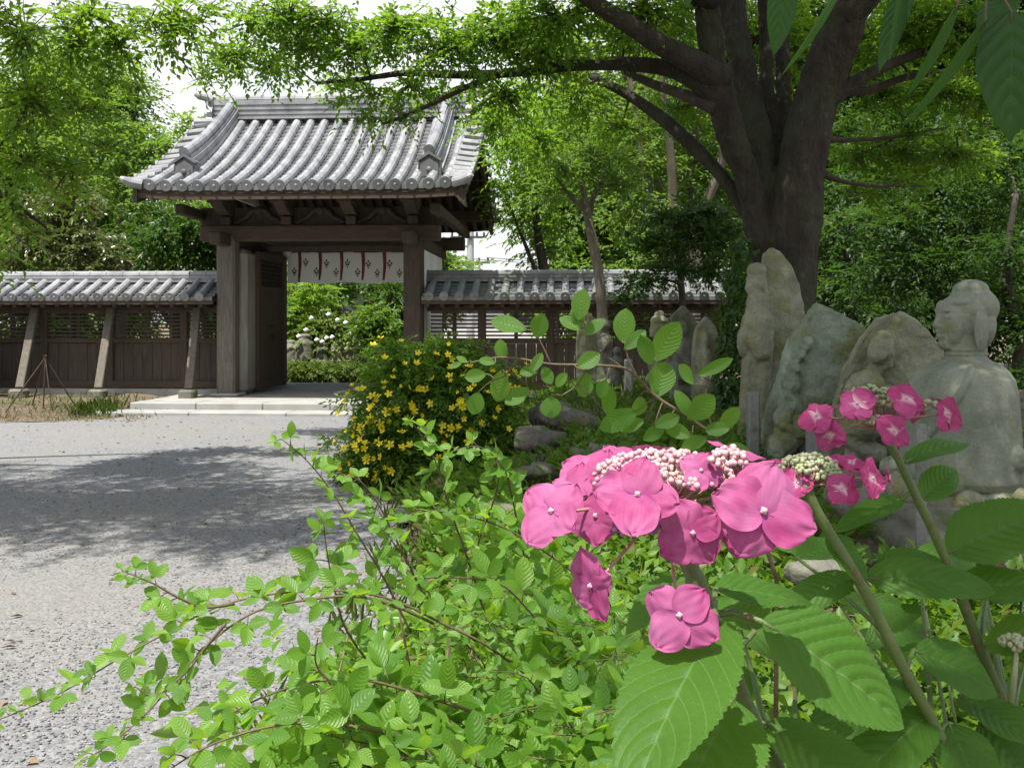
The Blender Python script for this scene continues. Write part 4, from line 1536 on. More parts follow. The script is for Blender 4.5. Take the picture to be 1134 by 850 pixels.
# ------------------------------------------------------------------ trees
L = {}
L['bright'] = leafmat('bright_leaf', (.075, .17, .012), (.13, .24, .024), (.26, .47, .03), .44, .45)
L['mid'] = leafmat('zelkova_leaf', (.055, .135, .012), (.10, .195, .02), (.25, .48, .028), .46, .48)
L['far'] = leafmat('far_leaf', (.065, .135, .026), (.11, .19, .042), (.22, .40, .045), .43, .5)
L['dark'] = leafmat('evergreen_leaf', (.025, .07, .013), (.05, .105, .02), (.10, .22, .02), .28, .38)
L['hemlock'] = leafmat('dark_crown_leaf', (.017, .046, .011), (.040, .086, .017), (.085, .20, .02), .38, .48)
L['pale'] = leafmat('pale_shrub_leaf', (.085, .12, .035), (.15, .17, .06), (.16, .22, .05), .25, .28, spec=.6)
L['bush'] = leafmat('flower_bush_leaf', (.055, .13, .014), (.105, .195, .022), (.22, .42, .03), .34, .45)
L['hedge'] = leafmat('hedge_leaf', (.075, .13, .02), (.13, .19, .03), (.17, .28, .03), .3, .5)
L['fern'] = leafmat('fern_leaf', (.055, .135, .014), (.115, .205, .026), (.24, .46, .028), .35, .5, third=(.16, .12, .05))

def limb(mb, rows, seg=10, sub=4):
    q = smooth_path(rows, sub)
    mb.tube([r_[:3] for r_ in q], [r_[3] for r_ in q], seg)
    return q
def PR(px, py, d, rpx):
    p = P(px, py, d)
    return (p.x, p.y, p.z, rpx * d / F)

def tree(name, label, trunk_rows, clumps, leaf, bark, seed, leafL=.09, leafW=.045, nl=9, spray=.5, cov=2.2, group=None, extra_limbs=(), seg=10, twig=None, base=None, flat=.7, droop=.2):
    """trunk_rows: list of limbs (rows x,y,z,r); clumps: (px,py,d,rpx,rpy[,rdepth,cov]) in the frame or ((x,y,z),(rx,ry,rz),n)"""
    rnd_ = random.Random(seed)
    b0 = Vector(trunk_rows[0][0][:3])
    t_ = thing(name, label, 'tree' if 'shrub' not in name else 'shrub', base or (b0.x, b0.y, b0.z), group=group)
    mb = MB()
    nodes = []
    for rows in trunk_rows:
        for r_ in limb(mb, rows, seg):
            nodes.append((Vector(r_[:3]), r_[3]))
    lv = Leaves(seed)
    for c in clumps:
        if isinstance(c[0], tuple):
            cen, rad, n = c
            n = int(n * 2.0)
            cen = Vector(cen)
        else:
            px, py, d, rx, ry_ = c[:5]
            cen = P(px, py, d)
            rd = c[5] if len(c) > 5 and c[5] else (rx + ry_) / 2 * d / F
            rad = (rx * d / F, rd, ry_ * d / F)
            k = c[6] if len(c) > 6 else 1.0
            n = max(4, int(cov * k * 3.14 * rx * ry_ / (nl * .3 * leafL * leafW * (F / d) ** 2)))
        lv.clump(cen, rad, n, spray, nl, leafL, leafW, twig=twig, flat=flat, droop=droop)
        # a branch to the clump from the nearest limb
        best = min(nodes, key=lambda q: (q[0] - cen).length + max(0, q[0].z - cen.z) * .8)
        Lb = (best[0] - cen).length
        if Lb > .15:
            r0 = min(best[1] * .6, .012 + .022 * Lb)
            pts = wander(best[0], cen, 6, .12, rnd_, .06)
            mb.tube(pts, [r0 * (1 - .75 * i / 6) for i in range(7)], 6)
            for i, p in enumerate(pts[2:]):
                nodes.append((p, r0 * (1 - .75 * (i + 2) / 6)))
            m_ = max(3, int(max(rad) * 6))
            for k in range(m_):
                e = cen + Vector((rnd_.gauss(0, .55) * rad[0], rnd_.gauss(0, .55) * rad[1], rnd_.gauss(0, .45) * rad[2]))
                s_ = pts[rnd_.choice((4, 5, 6))]
                q = wander(s_, e, 4, .16, rnd_, .05)
                mb.tube(q, [r0 * .3, r0 * .26, r0 * .2, r0 * .14, r0 * .08], 5)
    mb.build('trunk', bark, t_, smooth=True)
    lv.build('crown', leaf, t_)
    if lv.tw:
        link('twigs', lv.twig_mesh('twigs'), bark, t_)
    return t_

# ---- the great zelkova on the right: fused trunk and limbs
zb = P(852, 470, 9.3)
zel = thing('zelkova_tree', 'great old many limbed tree with dark trunk rising behind the standing figure', 'tree', (zb.x, zb.y, .5))
mb = MB()
D = 9.3
Ltr = [
    [PR(864, 478, D, 50), PR(867, 440, D, 39), PR(869, 380, D, 33), PR(870, 320, D, 29), PR(869, 270, D, 24)],
    # right big limb, leaning right
    [PR(876, 420, D - .1, 24.6), PR(877, 330, D - .1, 26.4), PR(882, 235, D - .1, 27.3), PR(894, 150, D - .1, 25.5), PR(913, 80, D - .1, 23.8), PR(938, 10, D - .3, 22.9), PR(972, -90, D - .6, 18.5), PR(1010, -240, D - 1, 14.1), PR(1060, -420, D - 1.5, 9.7)],
    # two left limbs, close together
    [PR(856, 400, D, 19), PR(849, 300, D, 16.5), PR(835, 225, D, 15.5), PR(814, 160, D - .1, 15), PR(795, 100, D - .2, 15.0), PR(786, 40, D - .3, 14.5), PR(778, -40, D - .5, 13.2), PR(768, -180, D - .9, 10.6), PR(740, -360, D - 1.3, 7.9)],
    [PR(864, 380, D + .1, 21), PR(859, 290, D + .1, 20), PR(846, 225, D + .1, 20.2), PR(836, 150, D + .2, 16.7), PR(824, 80, D + .3, 14.1), PR(812, 10, D + .4, 13.2), PR(806, -100, D + .5, 10.6), PR(800, -260, D + .6, 7.0)],
    # thin middle stems
    [PR(858, 200, D + .3, 14.1), PR(852, 130, D + .4, 7.9), PR(848, 60, D + .5, 7.0), PR(846, 0, D + .6, 6.6), PR(842, -120, D + .7, 5.3)],
    [PR(866, 210, D + .3, 14.1), PR(868, 140, D + .4, 8.8), PR(867, 70, D + .6, 7.9), PR(866, 0, D + .8, 7.5), PR(866, -140, D + 1.2, 5.3)],
    # root swells
    [PR(852, 440, D - .1, 31.7), PR(818, 480, D - .3, 26.4), PR(785, 500, D - .4, 12.3)],
    [PR(866, 440, D - .1, 31.7), PR(898, 485, D - .4, 28.2), PR(925, 505, D - .5, 12.3)],
]
nodes = []
for rows in Ltr:
    for r_ in limb(mb, rows, 16, 5):
        nodes.append((Vector(r_[:3]), r_[3]))
fused('trunk', mb, .024, M['bark'], zel, 2, [(.04, .10), (.07, .5)])
# long limbs reaching left over the gate
limbs = [
    [PR(806, 112, 9.2, 15), PR(775, 92, 9.1, 12), PR(740, 76, 9.1, 9.5), PR(690, 71, 9.2, 8), PR(640, 72, 9.3, 7), PR(600, 77, 9.4, 6.2), PR(550, 82, 9.6, 5.2), PR(500, 83, 9.8, 4.4), PR(450, 81, 10, 3.6), PR(398, 88, 10.2, 2.6), PR(350, 92, 10.4, 1.6)],
    [PR(560, 80, 9.55, 3.8), PR(525, 93, 9.7, 3.2), PR(485, 112, 9.8, 2.6), PR(450, 128, 9.9, 2.2), PR(425, 137, 10, 1.4)],
    [PR(800, 88, 9.1, 17), PR(770, 70, 8.9, 14), PR(735, 52, 8.7, 12), PR(700, 30, 8.5, 10.5), PR(665, 8, 8.3, 9.5), PR(620, -22, 8.1, 8), PR(540, -60, 7.8, 6), PR(430, -110, 7.4, 4)],
    [PR(850, 272, 9.3, 11), PR(806, 204, 9.5, 7.5), PR(760, 155, 9.7, 8), PR(725, 125, 9.9, 7), PR(690, 102, 10.1, 5.5), PR(655, 85, 10.3, 3.8)],
    [PR(795, 120, 9.1, 10), PR(760, 106, 9.3, 6.5), PR(720, 92, 9.6, 5), PR(690, 78, 9.8, 4)],
    [PR(905, 120, 9.2, 14), PR(945, 92, 9.2, 8), PR(985, 72, 9.3, 6), PR(1040, 52, 9.5, 4.5), PR(1100, 40, 9.8, 3)],
    [PR(918, 100, 9.3, 9), PR(960, 100, 9.6, 5), PR(1010, 84, 9.9, 4), PR(1070, 78, 10.3, 2.5)],
    [PR(900, 150, 9.3, 8), PR(930, 155, 9.8, 3), PR(990, 152, 10.3, 2), PR(1060, 138, 10.8, .5)],
    [PR(898, 185, 9.3, 8), PR(930, 200, 9.5, 2.8), PR(970, 206, 9.8, 1.9), PR(1030, 206, 10, .5)],
    [PR(935, 20, 9, 20), PR(1010, -60, 8.6, 13), PR(1120, -160, 8.0, 9), PR(1260, -240, 7.4, 6)],
    [PR(785, 0, 8.9, 17), PR(690, -110, 7.6, 12), PR(560, -260, 6.4, 9), PR(380, -420, 5.4, 6)],
    [PR(775, -120, 8.5, 14), PR(730, -300, 7, 10), PR(700, -520, 5.8, 7)],
]
rz_ = random.Random(77)
for rows in limbs:
    mb = MB()
    q = limb(mb, rows, 9, 4)
    nodes += [(Vector(r_[:3]), r_[3]) for r_ in q]
    mb.build('limb', M['bark_dark'] if rows[0][3] < .09 else M['bark'], zel, smooth=True)
lv = Leaves(31)
mb = MB()
vis = [  # px,py,d,rx,ry,coverage
    (258, 60, 10.2, 36, 36, .8), (300, 72, 10.4, 36, 26, .8), (335, 50, 10, 46, 36, .8), (395, 50, 9.8, 55, 36, .8), (320, 15, 9.6, 55, 25, 1), (280, 25, 9.8, 40, 22, .8), (365, 22, 9.6, 40, 22, .8), (225, 85, 10.3, 20, 22, .5),
    (410, 105, 10.3, 40, 16, .8), (455, 92, 10, 44, 18, .8), (440, 30, 9.4, 60, 30, .9), (380, 90, 10.6, 34, 18, .8), (405, 128, 10.1, 26, 12, .8), (445, 126, 10, 28, 10, .8), (500, 50, 9.3, 60, 36, .9), (505, 100, 10, 40, 12, .8),
    (560, 35, 9, 65, 40, 1), (560, 105, 9.8, 55, 25, .9), (610, 60, 9.2, 55, 30, .9), (620, 20, 8.6, 70, 30, 1), (640, 108, 10.2, 50, 26, .9), (545, 135, 11, 40, 25, .9), (600, 150, 11.2, 50, 26, .8),
    (690, 40, 9.6, 50, 30, .8), (715, 10, 8.8, 60, 28, 1), (690, 140, 10.8, 45, 25, .7), (740, 40, 10.6, 40, 40, .9), (745, 120, 11, 40, 30, .6), (840, 40, 11, 60, 60, .6), (760, 0, 10, 40, 25, .9),
    (850, 20, 11.5, 60, 50, .8), (800, 60, 11.5, 50, 60, .7), (890, 60, 11.5, 40, 60, .8), (960, 40, 10.2, 50, 40, .8), (1010, 30, 9.6, 60, 40, 1), (1075, 30, 9.2, 65, 45, 1), (1125, 60, 9.4, 40, 50, 1), (980, 100, 10.6, 45, 35, .8), (1040, 100, 10.2, 50, 30, .8), (1100, 110, 10, 50, 30, .9),
    (950, 170, 11, 40, 30, .7), (1000, 170, 11, 50, 30, .8), (1060, 170, 10.6, 55, 30, .8), (965, 215, 10.6, 40, 15, .6), (1010, 150, 10.5, 34, 12, .7), (1000, 200, 10, 32, 10, .6)]
shade = [  # crown above the frame: centre, radii, sprays
    ((-.6, 5.0, 6.4), (1.5, 1.6, .7), 620), ((.9, 4.6, 6.9), (1.4, 1.5, .7), 560), ((.2, 6.6, 6.6), (1.6, 1.2, .7), 620), ((1.9, 6.2, 7.0), (1.4, 1.6, .8), 520),
    ((-.2, 3.4, 6.9), (1.2, .8, .5), 200), ((2.9, 4.6, 7.2), (1.3, 1.6, .8), 420), ((-1.9, 5.6, 6.6), (1.1, 1.0, .6), 140), ((-1.8, 7.4, 6.6), (.9, .6, .5), 130),
    ((1.6, 8.0, 7.6), (1.8, 1.4, .9), 620), ((3.6, 7.4, 7.4), (1.5, 1.6, .9), 420), ((1.3, 3.0, 6.9), (1.1, 1.0, .6), 110), ((2.5, 2.8, 7.1), (1.1, 1.0, .6), 140), ((.4, 2.6, 6.8), (.8, .6, .5), 160), ((-.05, -.7, 6.7), (.62, .6, .4), 170), ((.9, .4, 6.9), (.8, .9, .5), 220), ((3.2, 9.8, 8.2), (1.8, 1.6, 1.2), 420), ((1.2, 10.2, 8.6), (1.8, 1.4, 1.0), 360)]
def feed(cen, rad, nodes):
    mb = MB()
    best = min(nodes, key=lambda q: (q[0] - cen).length + max(0, q[0].z - cen.z) * .5)
    Lb = (best[0] - cen).length
    r0 = min(best[1] * .6, .010 + .012 * Lb)
    pts = wander(best[0], cen, 6, .10, rz_, .08)
    mb.tube(pts, [r0 * (1 - .7 * i / 6) for i in range(7)], 6)
    for i, p in enumerate(pts[2:]):
        nodes.append((p, r0 * (1 - .7 * (i + 2) / 6)))
    for k in range(4):
        e = cen + Vector((rz_.gauss(0, .5) * rad[0], rz_.gauss(0, .5) * rad[1], rz_.gauss(0, .4) * rad[2]))
        q = wander(pts[rz_.choice((4, 5, 6))], e, 4, .14, rz_, .05)
        mb.tube(q, [r0 * .35, r0 * .3, r0 * .22, r0 * .15, r0 * .08], 5)
    mb.build('branch', M['bark_dark'], zel, smooth=True)
for px, py, d, rx, ry_, k in vis:
    cen = P(px, py, d)
    rx, ry_ = rx * .88, ry_ * .82
    rad = (rx * d / F, max(.35, (rx + ry_) / 2 * d / F), ry_ * d / F)
    n = int(k * 3.14 * rx * ry_ / 31)
    lv.clump(cen, rad, n, .34, 10, .068, .034, twig=(.5, .006, .002), flat=.8, droop=.22)
    feed(cen, rad, nodes)
for cen, rad, n in shade:
    lv.clump(cen, rad, int(n * 1.75), .5, 10, .085, .042, twig=(.3, .007, .002), flat=.8)
    feed(Vector(cen), rad, nodes)
lv.build('crown', L['mid'], zel)
link('twigs', lv.twig_mesh('twigs'), M['bark_dark'], zel)
# ivy creeping up the foot of the trunk
iv = Leaves(44)
g_ = np.random.default_rng(8)
n = 900
hz = g_.uniform(0, 1, n) ** 1.4
an = g_.normal(math.pi * 1.12, .32, n)
rr = (.52 - .14 * hz) + g_.normal(0, .03, n)
px_ = zb.x + .04 + np.cos(an) * rr
py_ = 9.3 + np.sin(an) * rr
pz_ = .5 + hz * 1.6
d_ = np.stack([np.cos(an) * .6, np.sin(an) * .6, -np.ones(n) * .5], 1) + g_.normal(0, .4, (n, 3))
iv.put(np.stack([px_, py_, pz_], 1), d_, np.stack([np.cos(an), np.sin(an), np.ones(n) * .6], 1), g_.uniform(.05, .09, n), g_.uniform(.04, .07, n))
tag(iv.build('ivy', L['dark']), 'small leaved ivy climbing the dark trunk of the great tree', 'ivy')

# ---- near tree at the left, branches hanging into the frame
tx = [[(-8.4, 6.6, 0, .26), (-8.3, 6.7, 1.2, .22), (-8.1, 6.8, 2.6, .19), (-7.8, 7.0, 4.2, .15), (-7.2, 7.1, 5.8, .11), (-6.4, 7.0, 7.2, .06)],
      [(-8.1, 6.8, 2.6, .13), (-7.0, 7.4, 3.6, .09), (-5.9, 7.9, 4.1, .06), (-4.6, 8.2, 4.3, .035), (-3.4, 8.4, 4.35, .02)],
      [(-8.2, 6.8, 2.2, .11), (-7.0, 7.5, 2.9, .07), (-5.8, 7.9, 3.0, .045), (-4.6, 8.0, 2.6, .025), (-3.9, 8.1, 2.1, .012)],
      [(-7.8, 7.0, 4.2, .10), (-6.4, 5.8, 5.6, .08), (-4.8, 5.2, 6.3, .055), (-3.2, 4.9, 6.6, .03)],
      [(-7.8, 7.0, 4.2, .09), (-6.6, 4.6, 5.6, .07), (-5.6, 3.6, 6.3, .04)]]
cl = [(25, 35, 8, 55, 45, 0, 1), (80, 45, 8.4, 50, 40, 0, .9), (35, 110, 8, 55, 40, 0, 1), (85, 120, 8.6, 40, 35, 0, .8), (30, 175, 8, 45, 35, 0, 1), (80, 185, 8.3, 35, 28, 0, .75), (15, 235, 8, 28, 30, 0, .8), (5, 285, 7.8, 18, 22, 0, .6), (118, 165, 8.6, 22, 22, 0, .6),
      (130, 50, 8.6, 38, 30, 0, .9), (195, 18, 8.6, 36, 18, 0, .9), (100, 12, 8.4, 50, 18, 0, .9), (165, 22, 8.4, 40, 22, 0, .8), (205, 35, 8.5, 38, 26, 0, .8), (232, 8, 8.5, 34, 12, 0, .7), (150, 62, 8.8, 18, 12, 0, .5), (115, 95, 8.8, 22, 20, 0, .6),
      ((-3.6, 5.0, 6.3), (1.25, 1.35, .6), 420), ((-5.1, 4.8, 6.4), (1.3, 1.4, .6), 520), ((-6.5, 4.9, 6.3), (1.2, 1.4, .6), 520), ((-4.2, 6.4, 6.6), (.9, .7, .5), 160), ((-6.4, 6.3, 6.4), (1.0, .8, .6), 260), ((-2.7, 3.9, 6.5), (.8, .7, .4), 130), ((-7.8, 5.8, 6.4), (1.1, 1.6, .9), 380)]
tree('broadleaf_tree', 'bright green tree whose leafy branches hang in from the left edge', tx, cl, L['bright'], M['bark_dark'], 7, leafL=.078, leafW=.036, nl=9, spray=.36, cov=1.5, twig=(.5, .006, .002), droop=.3)

# ---- trees behind the left wall
tree('leafy_tree', 'pale green airy tree behind the left wall, its crown nearest the gate roof', [[(-9.4, 23, 0, .22), (-9.3, 23, 2.5, .18), (-9.1, 23, 5, .12), (-8.9, 23, 7, .05)], [(-9.3, 23, 2.2, .09), (-8.6, 22.6, 4.4, .06), (-7.9, 22.4, 5.6, .03)]],
     [(110, 90, 23, 60, 50, 0, .9), (90, 160, 22, 70, 50, 0, 1), (150, 165, 22, 45, 45, 0, .8), (140, 110, 23, 30, 40, 0, .6), (185, 165, 22, 40, 30, 0, .7), (205, 140, 21, 22, 22, 0, .6), (150, 215, 21.5, 50, 38, 0, 1), (120, 130, 24, 60, 60, 0, .8), (60, 80, 24, 70, 60, 0, 1), (195, 200, 21.5, 26, 22, 0, .8)], L['far'], M['bark_dark'], 12, leafL=.13, leafW=.065, spray=.7, nl=8, cov=1.92)
tree('leafy_tree', 'deep green tree behind the left wall under the gate eave', [[(-6.7, 19.5, 0, .16), (-6.8, 19.5, 1.6, .13), (-6.9, 19.4, 3.2, .07)], [(-6.8, 19.5, 1.2, .07), (-7.6, 19.3, 2.4, .045), (-8.1, 19.3, 3.0, .02)]],
     [(205, 255, 19, 45, 28, 0, 1), (225, 285, 19, 40, 25, 0, 1), (175, 280, 19, 36, 24, 0, .9), (150, 262, 19.5, 30, 24, 0, .8), (235, 245, 18.7, 26, 22, 0, 1)], L['dark'], M['bark_dark'], 13, leafL=.11, leafW=.06, spray=.45, cov=2.48)
tree('flowering_shrub', 'pale glossy leaved shrub bulging over the left wall coping', [[(-7.9, 17.6, 0, .12), (-7.9, 17.5, 1.2, .1), (-7.8, 17.3, 2.4, .06)]],
     [(70, 235, 17.3, 48, 34, 0, 1), (45, 270, 17, 45, 28, 0, 1), (95, 275, 17, 42, 26, 0, 1), (75, 300, 16.9, 50, 12, 0, .6), (115, 295, 17, 22, 14, 0, .7), (20, 290, 17, 30, 18, 0, .9), (80, 215, 17.6, 30, 20, 0, .8)], L['pale'], M['bark_dark'], 14, leafL=.10, leafW=.05, spray=.35, cov=2.63)
# ---- behind the gate
tree('garden_tree', 'light green maple seen in the open gate beneath the curtain', [[(-5.6, 23, 0, .09), (-5.5, 23, 1.2, .07), (-5.2, 23, 2.2, .04)], [(-5.5, 23, 1.0, .05), (-4.9, 22.8, 1.8, .03), (-4.5, 22.8, 2.4, .015)]],
     [(330, 330, 23, 34, 20, 0, 1), (352, 322, 22.6, 22, 18, 0, .8), (322, 350, 22.5, 22, 18, 0, 1)], L['bright'], M['bark_dark'], 21, leafL=.10, leafW=.06, spray=.35, cov=2.48)
tree('garden_tree', 'dark leaning tree behind the round clipped shrub in the court', [[(-3.9, 25, 0, .16), (-3.6, 25, 1.2, .14), (-2.8, 25, 2.6, .10), (-2.2, 25, 3.6, .06)], [(-3.7, 25, 1.0, .07), (-4.6, 25, 1.9, .045), (-5.1, 25, 2.5, .03)], [(-3.5, 25, 1.4, .06), (-3.9, 25, 2.3, .04), (-4.4, 25, 2.9, .02)]],
     [(420, 318, 24.5, 26, 16, 0, .9), (440, 330, 24, 22, 22, 0, 1), (445, 355, 24, 18, 20, 0, 1), (400, 305, 25, 30, 12, 0, .7)], L['dark'], M['bark_dark'], 22, leafL=.11, leafW=.06, spray=.4, cov=2.79)
tree('round_shrub', 'round clipped bright shrub in the court beside the white hydrangeas', [[(-3.05, 21.3, 0, .05), (-3.05, 21.3, .6, .04), (-3.05, 21.3, 1.2, .02)]],
     [(416, 352, 21.3, 24, 20, 0, 1.2), (402, 366, 21.2, 18, 14, 0, 1), (430, 366, 21.2, 16, 14, 0, 1), (414, 380, 21.2, 24, 12, 0, 1)], L['bush'], M['bark_dark'], 23, leafL=.075, leafW=.045, spray=.25, cov=2.79)
hs = tree('hydrangea_shrub', 'white flowering hydrangea bank in the court seen through the gate', [[(-4.2, 22.2, 0, .04), (-4.2, 22.2, .5, .03), (-4.1, 22.2, 1.0, .02)]],
     [(345, 372, 22.2, 32, 18, 0, 1.1), (372, 362, 22.2, 30, 20, 0, 1.1), (395, 372, 22, 26, 16, 0, 1.1), (330, 360, 22.3, 22, 16, 0, 1), (362, 385, 22, 40, 10, 0, 1)], L['hedge'], M['bark_dark'], 24, leafL=.11, leafW=.07, spray=.3, cov=2.48)
fl = None
for i, (px, py) in enumerate(((364, 348), (374, 354), (383, 357), (395, 362), (401, 364), (351, 376), (362, 374), (368, 373), (357, 378), (339, 365), (388, 370), (392, 375), (345, 352), (331, 372))):
    p = P(px, py, 21.35)
    if fl is None:
        mb = MB()
        rr_ = random.Random(3)
        for k in range(26):
            v_ = Vector((rr_.gauss(0, 1), rr_.gauss(0, 1), rr_.gauss(0, .6))).normalized()
            mb.ell(v_ * .042, (.017, .017, .012), nu=6, nv=4)
        fl = mb.build('flower_head', M['cloth'], None)
        o_ = fl
    else:
        o_ = fl.copy(); C.objects.link(o_)
    o_.parent = hs
    o_.matrix_parent_inverse = Matrix.Translation(-hs.location)
    o_.location = p
# clipped hedge
hd = Leaves(51)
for px, w_ in ((325, 16), (345, 18), (368, 18), (390, 16), (408, 14)):
    cen = P(px, 411, 21.1)
    hd.clump(cen, (w_ * 1.2 * 20.2 / F, .35, .21), 330, .16, 8, .05, .03, fill=.3, flat=.4)
hb = P(365, 425, 21.1)
t_ = thing('clipped_hedge', 'low rounded yellow green hedge behind the stone threshold', 'hedge', (hb.x, hb.y, 0))
hd.build('foliage', L['hedge'], t_)
mb = MB()
for k in range(14):
    a = Vector((hb.x - .9 + k * .135, 21.1 + .1 * math.sin(k * 3), -.02))
    mb.tube([a, a + Vector((.02, .01, .32))], [.012, .006], 5)
mb.build('stems', M['bark_dark'], t_)

# ---- trees to the right of the gate
def multi(x, y, r, H, n, seed, spread=.35):
    rr_ = random.Random(seed)
    rows = [[(x, y, 0, r * 1.2), (x, y, H * .12, r)]]
    for k in range(n):
        a = 2 * math.pi * k / n + rr_.uniform(-.4, .4)
        q = [(x, y, H * .05, r * .75)]
        for j in range(1, 6):
            s_ = (j / 5)
            q.append((x + math.cos(a) * spread * H * s_ ** 1.2 * .6 + rr_.gauss(0, .08), y + math.sin(a) * spread * H * s_ ** 1.2 * .6, H * (.05 + .9 * s_), r * .6 * (1 - .8 * s_)))
        rows.append(q)
    return rows
p = P(752, 330, 19)
tree('forest_tree', 'many stemmed grey barked tree behind the shaded wall, left of the great tree', multi(p.x, p.y, .26, 7.5, 6, 5, .30),
     [(700, 170, 19, 60, 40, 0, .8), (760, 90, 19, 70, 50, 0, .8), (650, 130, 19.5, 60, 40, 0, .9), (620, 190, 19, 45, 35, 0, .9), (700, 230, 18.5, 45, 30, 0, .6), (790, 190, 19.5, 50, 60, 0, .8), (640, 70, 20, 70, 40, 0, .9), (780, 270, 19.5, 40, 40, 0, .7), (720, 120, 20.5, 60, 60, 0, .8)], L['far'], M['bark_grey'], 41, leafL=.12, leafW=.055, spray=.6, cov=1.86, flat=.85)
p = P(575, 330, 18.2)
tree('forest_tree', 'light green tree spreading beside the right gable of the gate roof', [[(p.x + .7, p.y, 0, .13), (p.x + .6, p.y, 1.5, .11), (p.x + .35, p.y, 3, .08), (p.x + .2, p.y, 4.6, .04)], [(p.x + .55, p.y, 1.7, .05), (p.x + .1, p.y - .1, 2.8, .035), (p.x - .3, p.y, 3.8, .02)]],
     [(575, 165, 18, 40, 28, 0, 1), (560, 205, 17.6, 28, 26, 0, .9), (600, 205, 18, 34, 24, 0, .9), (585, 240, 18, 30, 16, 0, .5), (615, 250, 18, 26, 16, 0, .5), (555, 245, 18.4, 20, 12, 0, .3), (560, 130, 18.5, 40, 25, 0, 1), (570, 165, 14.8, 34, 18, 0, 1), (615, 178, 14.8, 36, 18, 0, 1), (625, 275, 18, 22, 12, 0, .4), (600, 265, 19, 28, 10, 0, .25)], L['mid'], M['bark_dark'], 42, leafL=.10, leafW=.045, spray=.5, cov=1.92, flat=.9)
# slim tree by the wall
tree('slim_tree', 'slim twisting young tree standing before the shaded wall', [[PR(669, 395, 12, 7), PR(667, 350, 12, 6), PR(664, 310, 12, 5.5), PR(656, 265, 12, 5.5), PR(650, 235, 12, 4.5), PR(644, 200, 12, 3)], [PR(655, 262, 12.05, 4), PR(652, 245, 12.1, 4), PR(658, 215, 12.2, 3), PR(672, 190, 12.3, 1.6)], [PR(650, 235, 12, 3), PR(630, 215, 11.9, 2), PR(615, 195, 11.8, 1.2)]],
     [(620, 185, 11.8, 34, 18, 0, .9), (650, 170, 12, 32, 22, 0, .9), (682, 175, 12.2, 32, 20, 0, .9), (600, 215, 11.8, 26, 14, 0, .7), (690, 205, 12.2, 30, 14, 0, .6), (632, 222, 12, 24, 10, 0, .5)], L['far'], M['bark_grey'], 43, leafL=.075, leafW=.03, spray=.34, cov=1.86, flat=.9, base=P(669, 400, 12))
tree('layered_shrub', 'dark layered evergreen shrub overlapping the shaded wall roof', [[PR(758, 400, 12.4, 5), PR(756, 340, 12.4, 4), PR(752, 290, 12.4, 3.4), PR(748, 250, 12.4, 2)]],
     [(742, 240, 12.4, 36, 14, 0, 1.1), (775, 235, 12.4, 34, 14, 0, 1.1), (735, 268, 12.3, 44, 14, 0, 1.1), (780, 265, 12.5, 34, 16, 0, 1.1), (712, 312, 12.2, 30, 12, 0, 1.1), (745, 296, 12.3, 36, 11, 0, 1), (785, 300, 12.6, 26, 16, 0, 1), (800, 250, 12.8, 24, 24, 0, 1), (690, 330, 12.1, 18, 7, 0, .8)], L['dark'], M['bark_dark'], 44, leafL=.075, leafW=.032, spray=.24, cov=2.48, flat=.5)

# ---- the wood behind the stones, every tree on its own
wood = [  # px of trunk, d, height, crown clumps
    (1040, 13.5, L['hemlock'], 'dark tiered tree directly above the seated Buddha head', [(1040, 210, 13.5, 60, 30, 0, 1), (1000, 250, 13.3, 55, 28, 0, 1), (1080, 250, 13.3, 55, 28, 0, 1), (1030, 290, 13, 60, 26, 0, 1), (1075, 310, 13, 50, 26, 0, 1), (980, 310, 13.4, 45, 26, 0, 1), (1050, 160, 14, 50, 30, 0, .9), (1110, 215, 13.4, 40, 30, 0, 1)]),
    (940, 16, L['hemlock'], 'shaded tree behind the pointed standing stone', [(925, 260, 16, 36, 36, 0, 1), (950, 310, 15.6, 45, 30, 0, 1), (915, 330, 16, 30, 24, 0, 1), (960, 240, 16.4, 40, 30, 0, .9), (1000, 345, 15, 45, 24, 0, 1), (930, 210, 17, 40, 30, 0, .8)]),
    (1120, 12, L['hemlock'], 'leafy tree at the right edge behind the Buddha shoulder', [(1120, 280, 12, 40, 30, 0, 1), (1105, 330, 12, 36, 26, 0, 1), (1135, 360, 11.8, 34, 26, 0, 1), (1120, 180, 12.5, 45, 35, 0, .9), (1130, 420, 11.6, 26, 26, 0, .8)]),
    (985, 21, L['hemlock'], 'taller tree far behind the split boulder', [(960, 200, 21, 50, 45, 0, 1), (1010, 220, 21, 60, 45, 0, 1), (930, 150, 22, 50, 40, 0, 1), (1000, 140, 22, 60, 45, 0, 1), (1070, 130, 22, 60, 40, 0, 1), (960, 320, 21, 60, 40, 0, 1), (1060, 270, 21, 60, 50, 0, .9), (1100, 200, 22, 50, 45, 0, 1)]),
    (830, 20, L['far'], 'tree showing in the gaps between trunk and wall end', [(820, 130, 20, 40, 50, 0, .8), (800, 240, 20, 40, 45, 0, .9), (830, 320, 20, 40, 40, 0, .9), (790, 330, 20, 40, 30, 0, .8)]),
]
for i, (px, d, lf, lab, cl) in enumerate(wood):
    p = P(px, 300, d)
    H = 3.4 + d * .12
    tree('forest_tree', lab, [[(p.x, p.y, 0, .09), (p.x + .09, p.y, H * .2, .07), (p.x - .06, p.y, H * .4, .05), (p.x + .06, p.y, H * .6, .03)]], cl, lf, M['bark_dark'], 60 + i, leafL=.085 if d < 15 else .13, leafW=.038 if d < 15 else .06, spray=.45 if d < 15 else .65, cov=1.92, flat=.9, group=None)
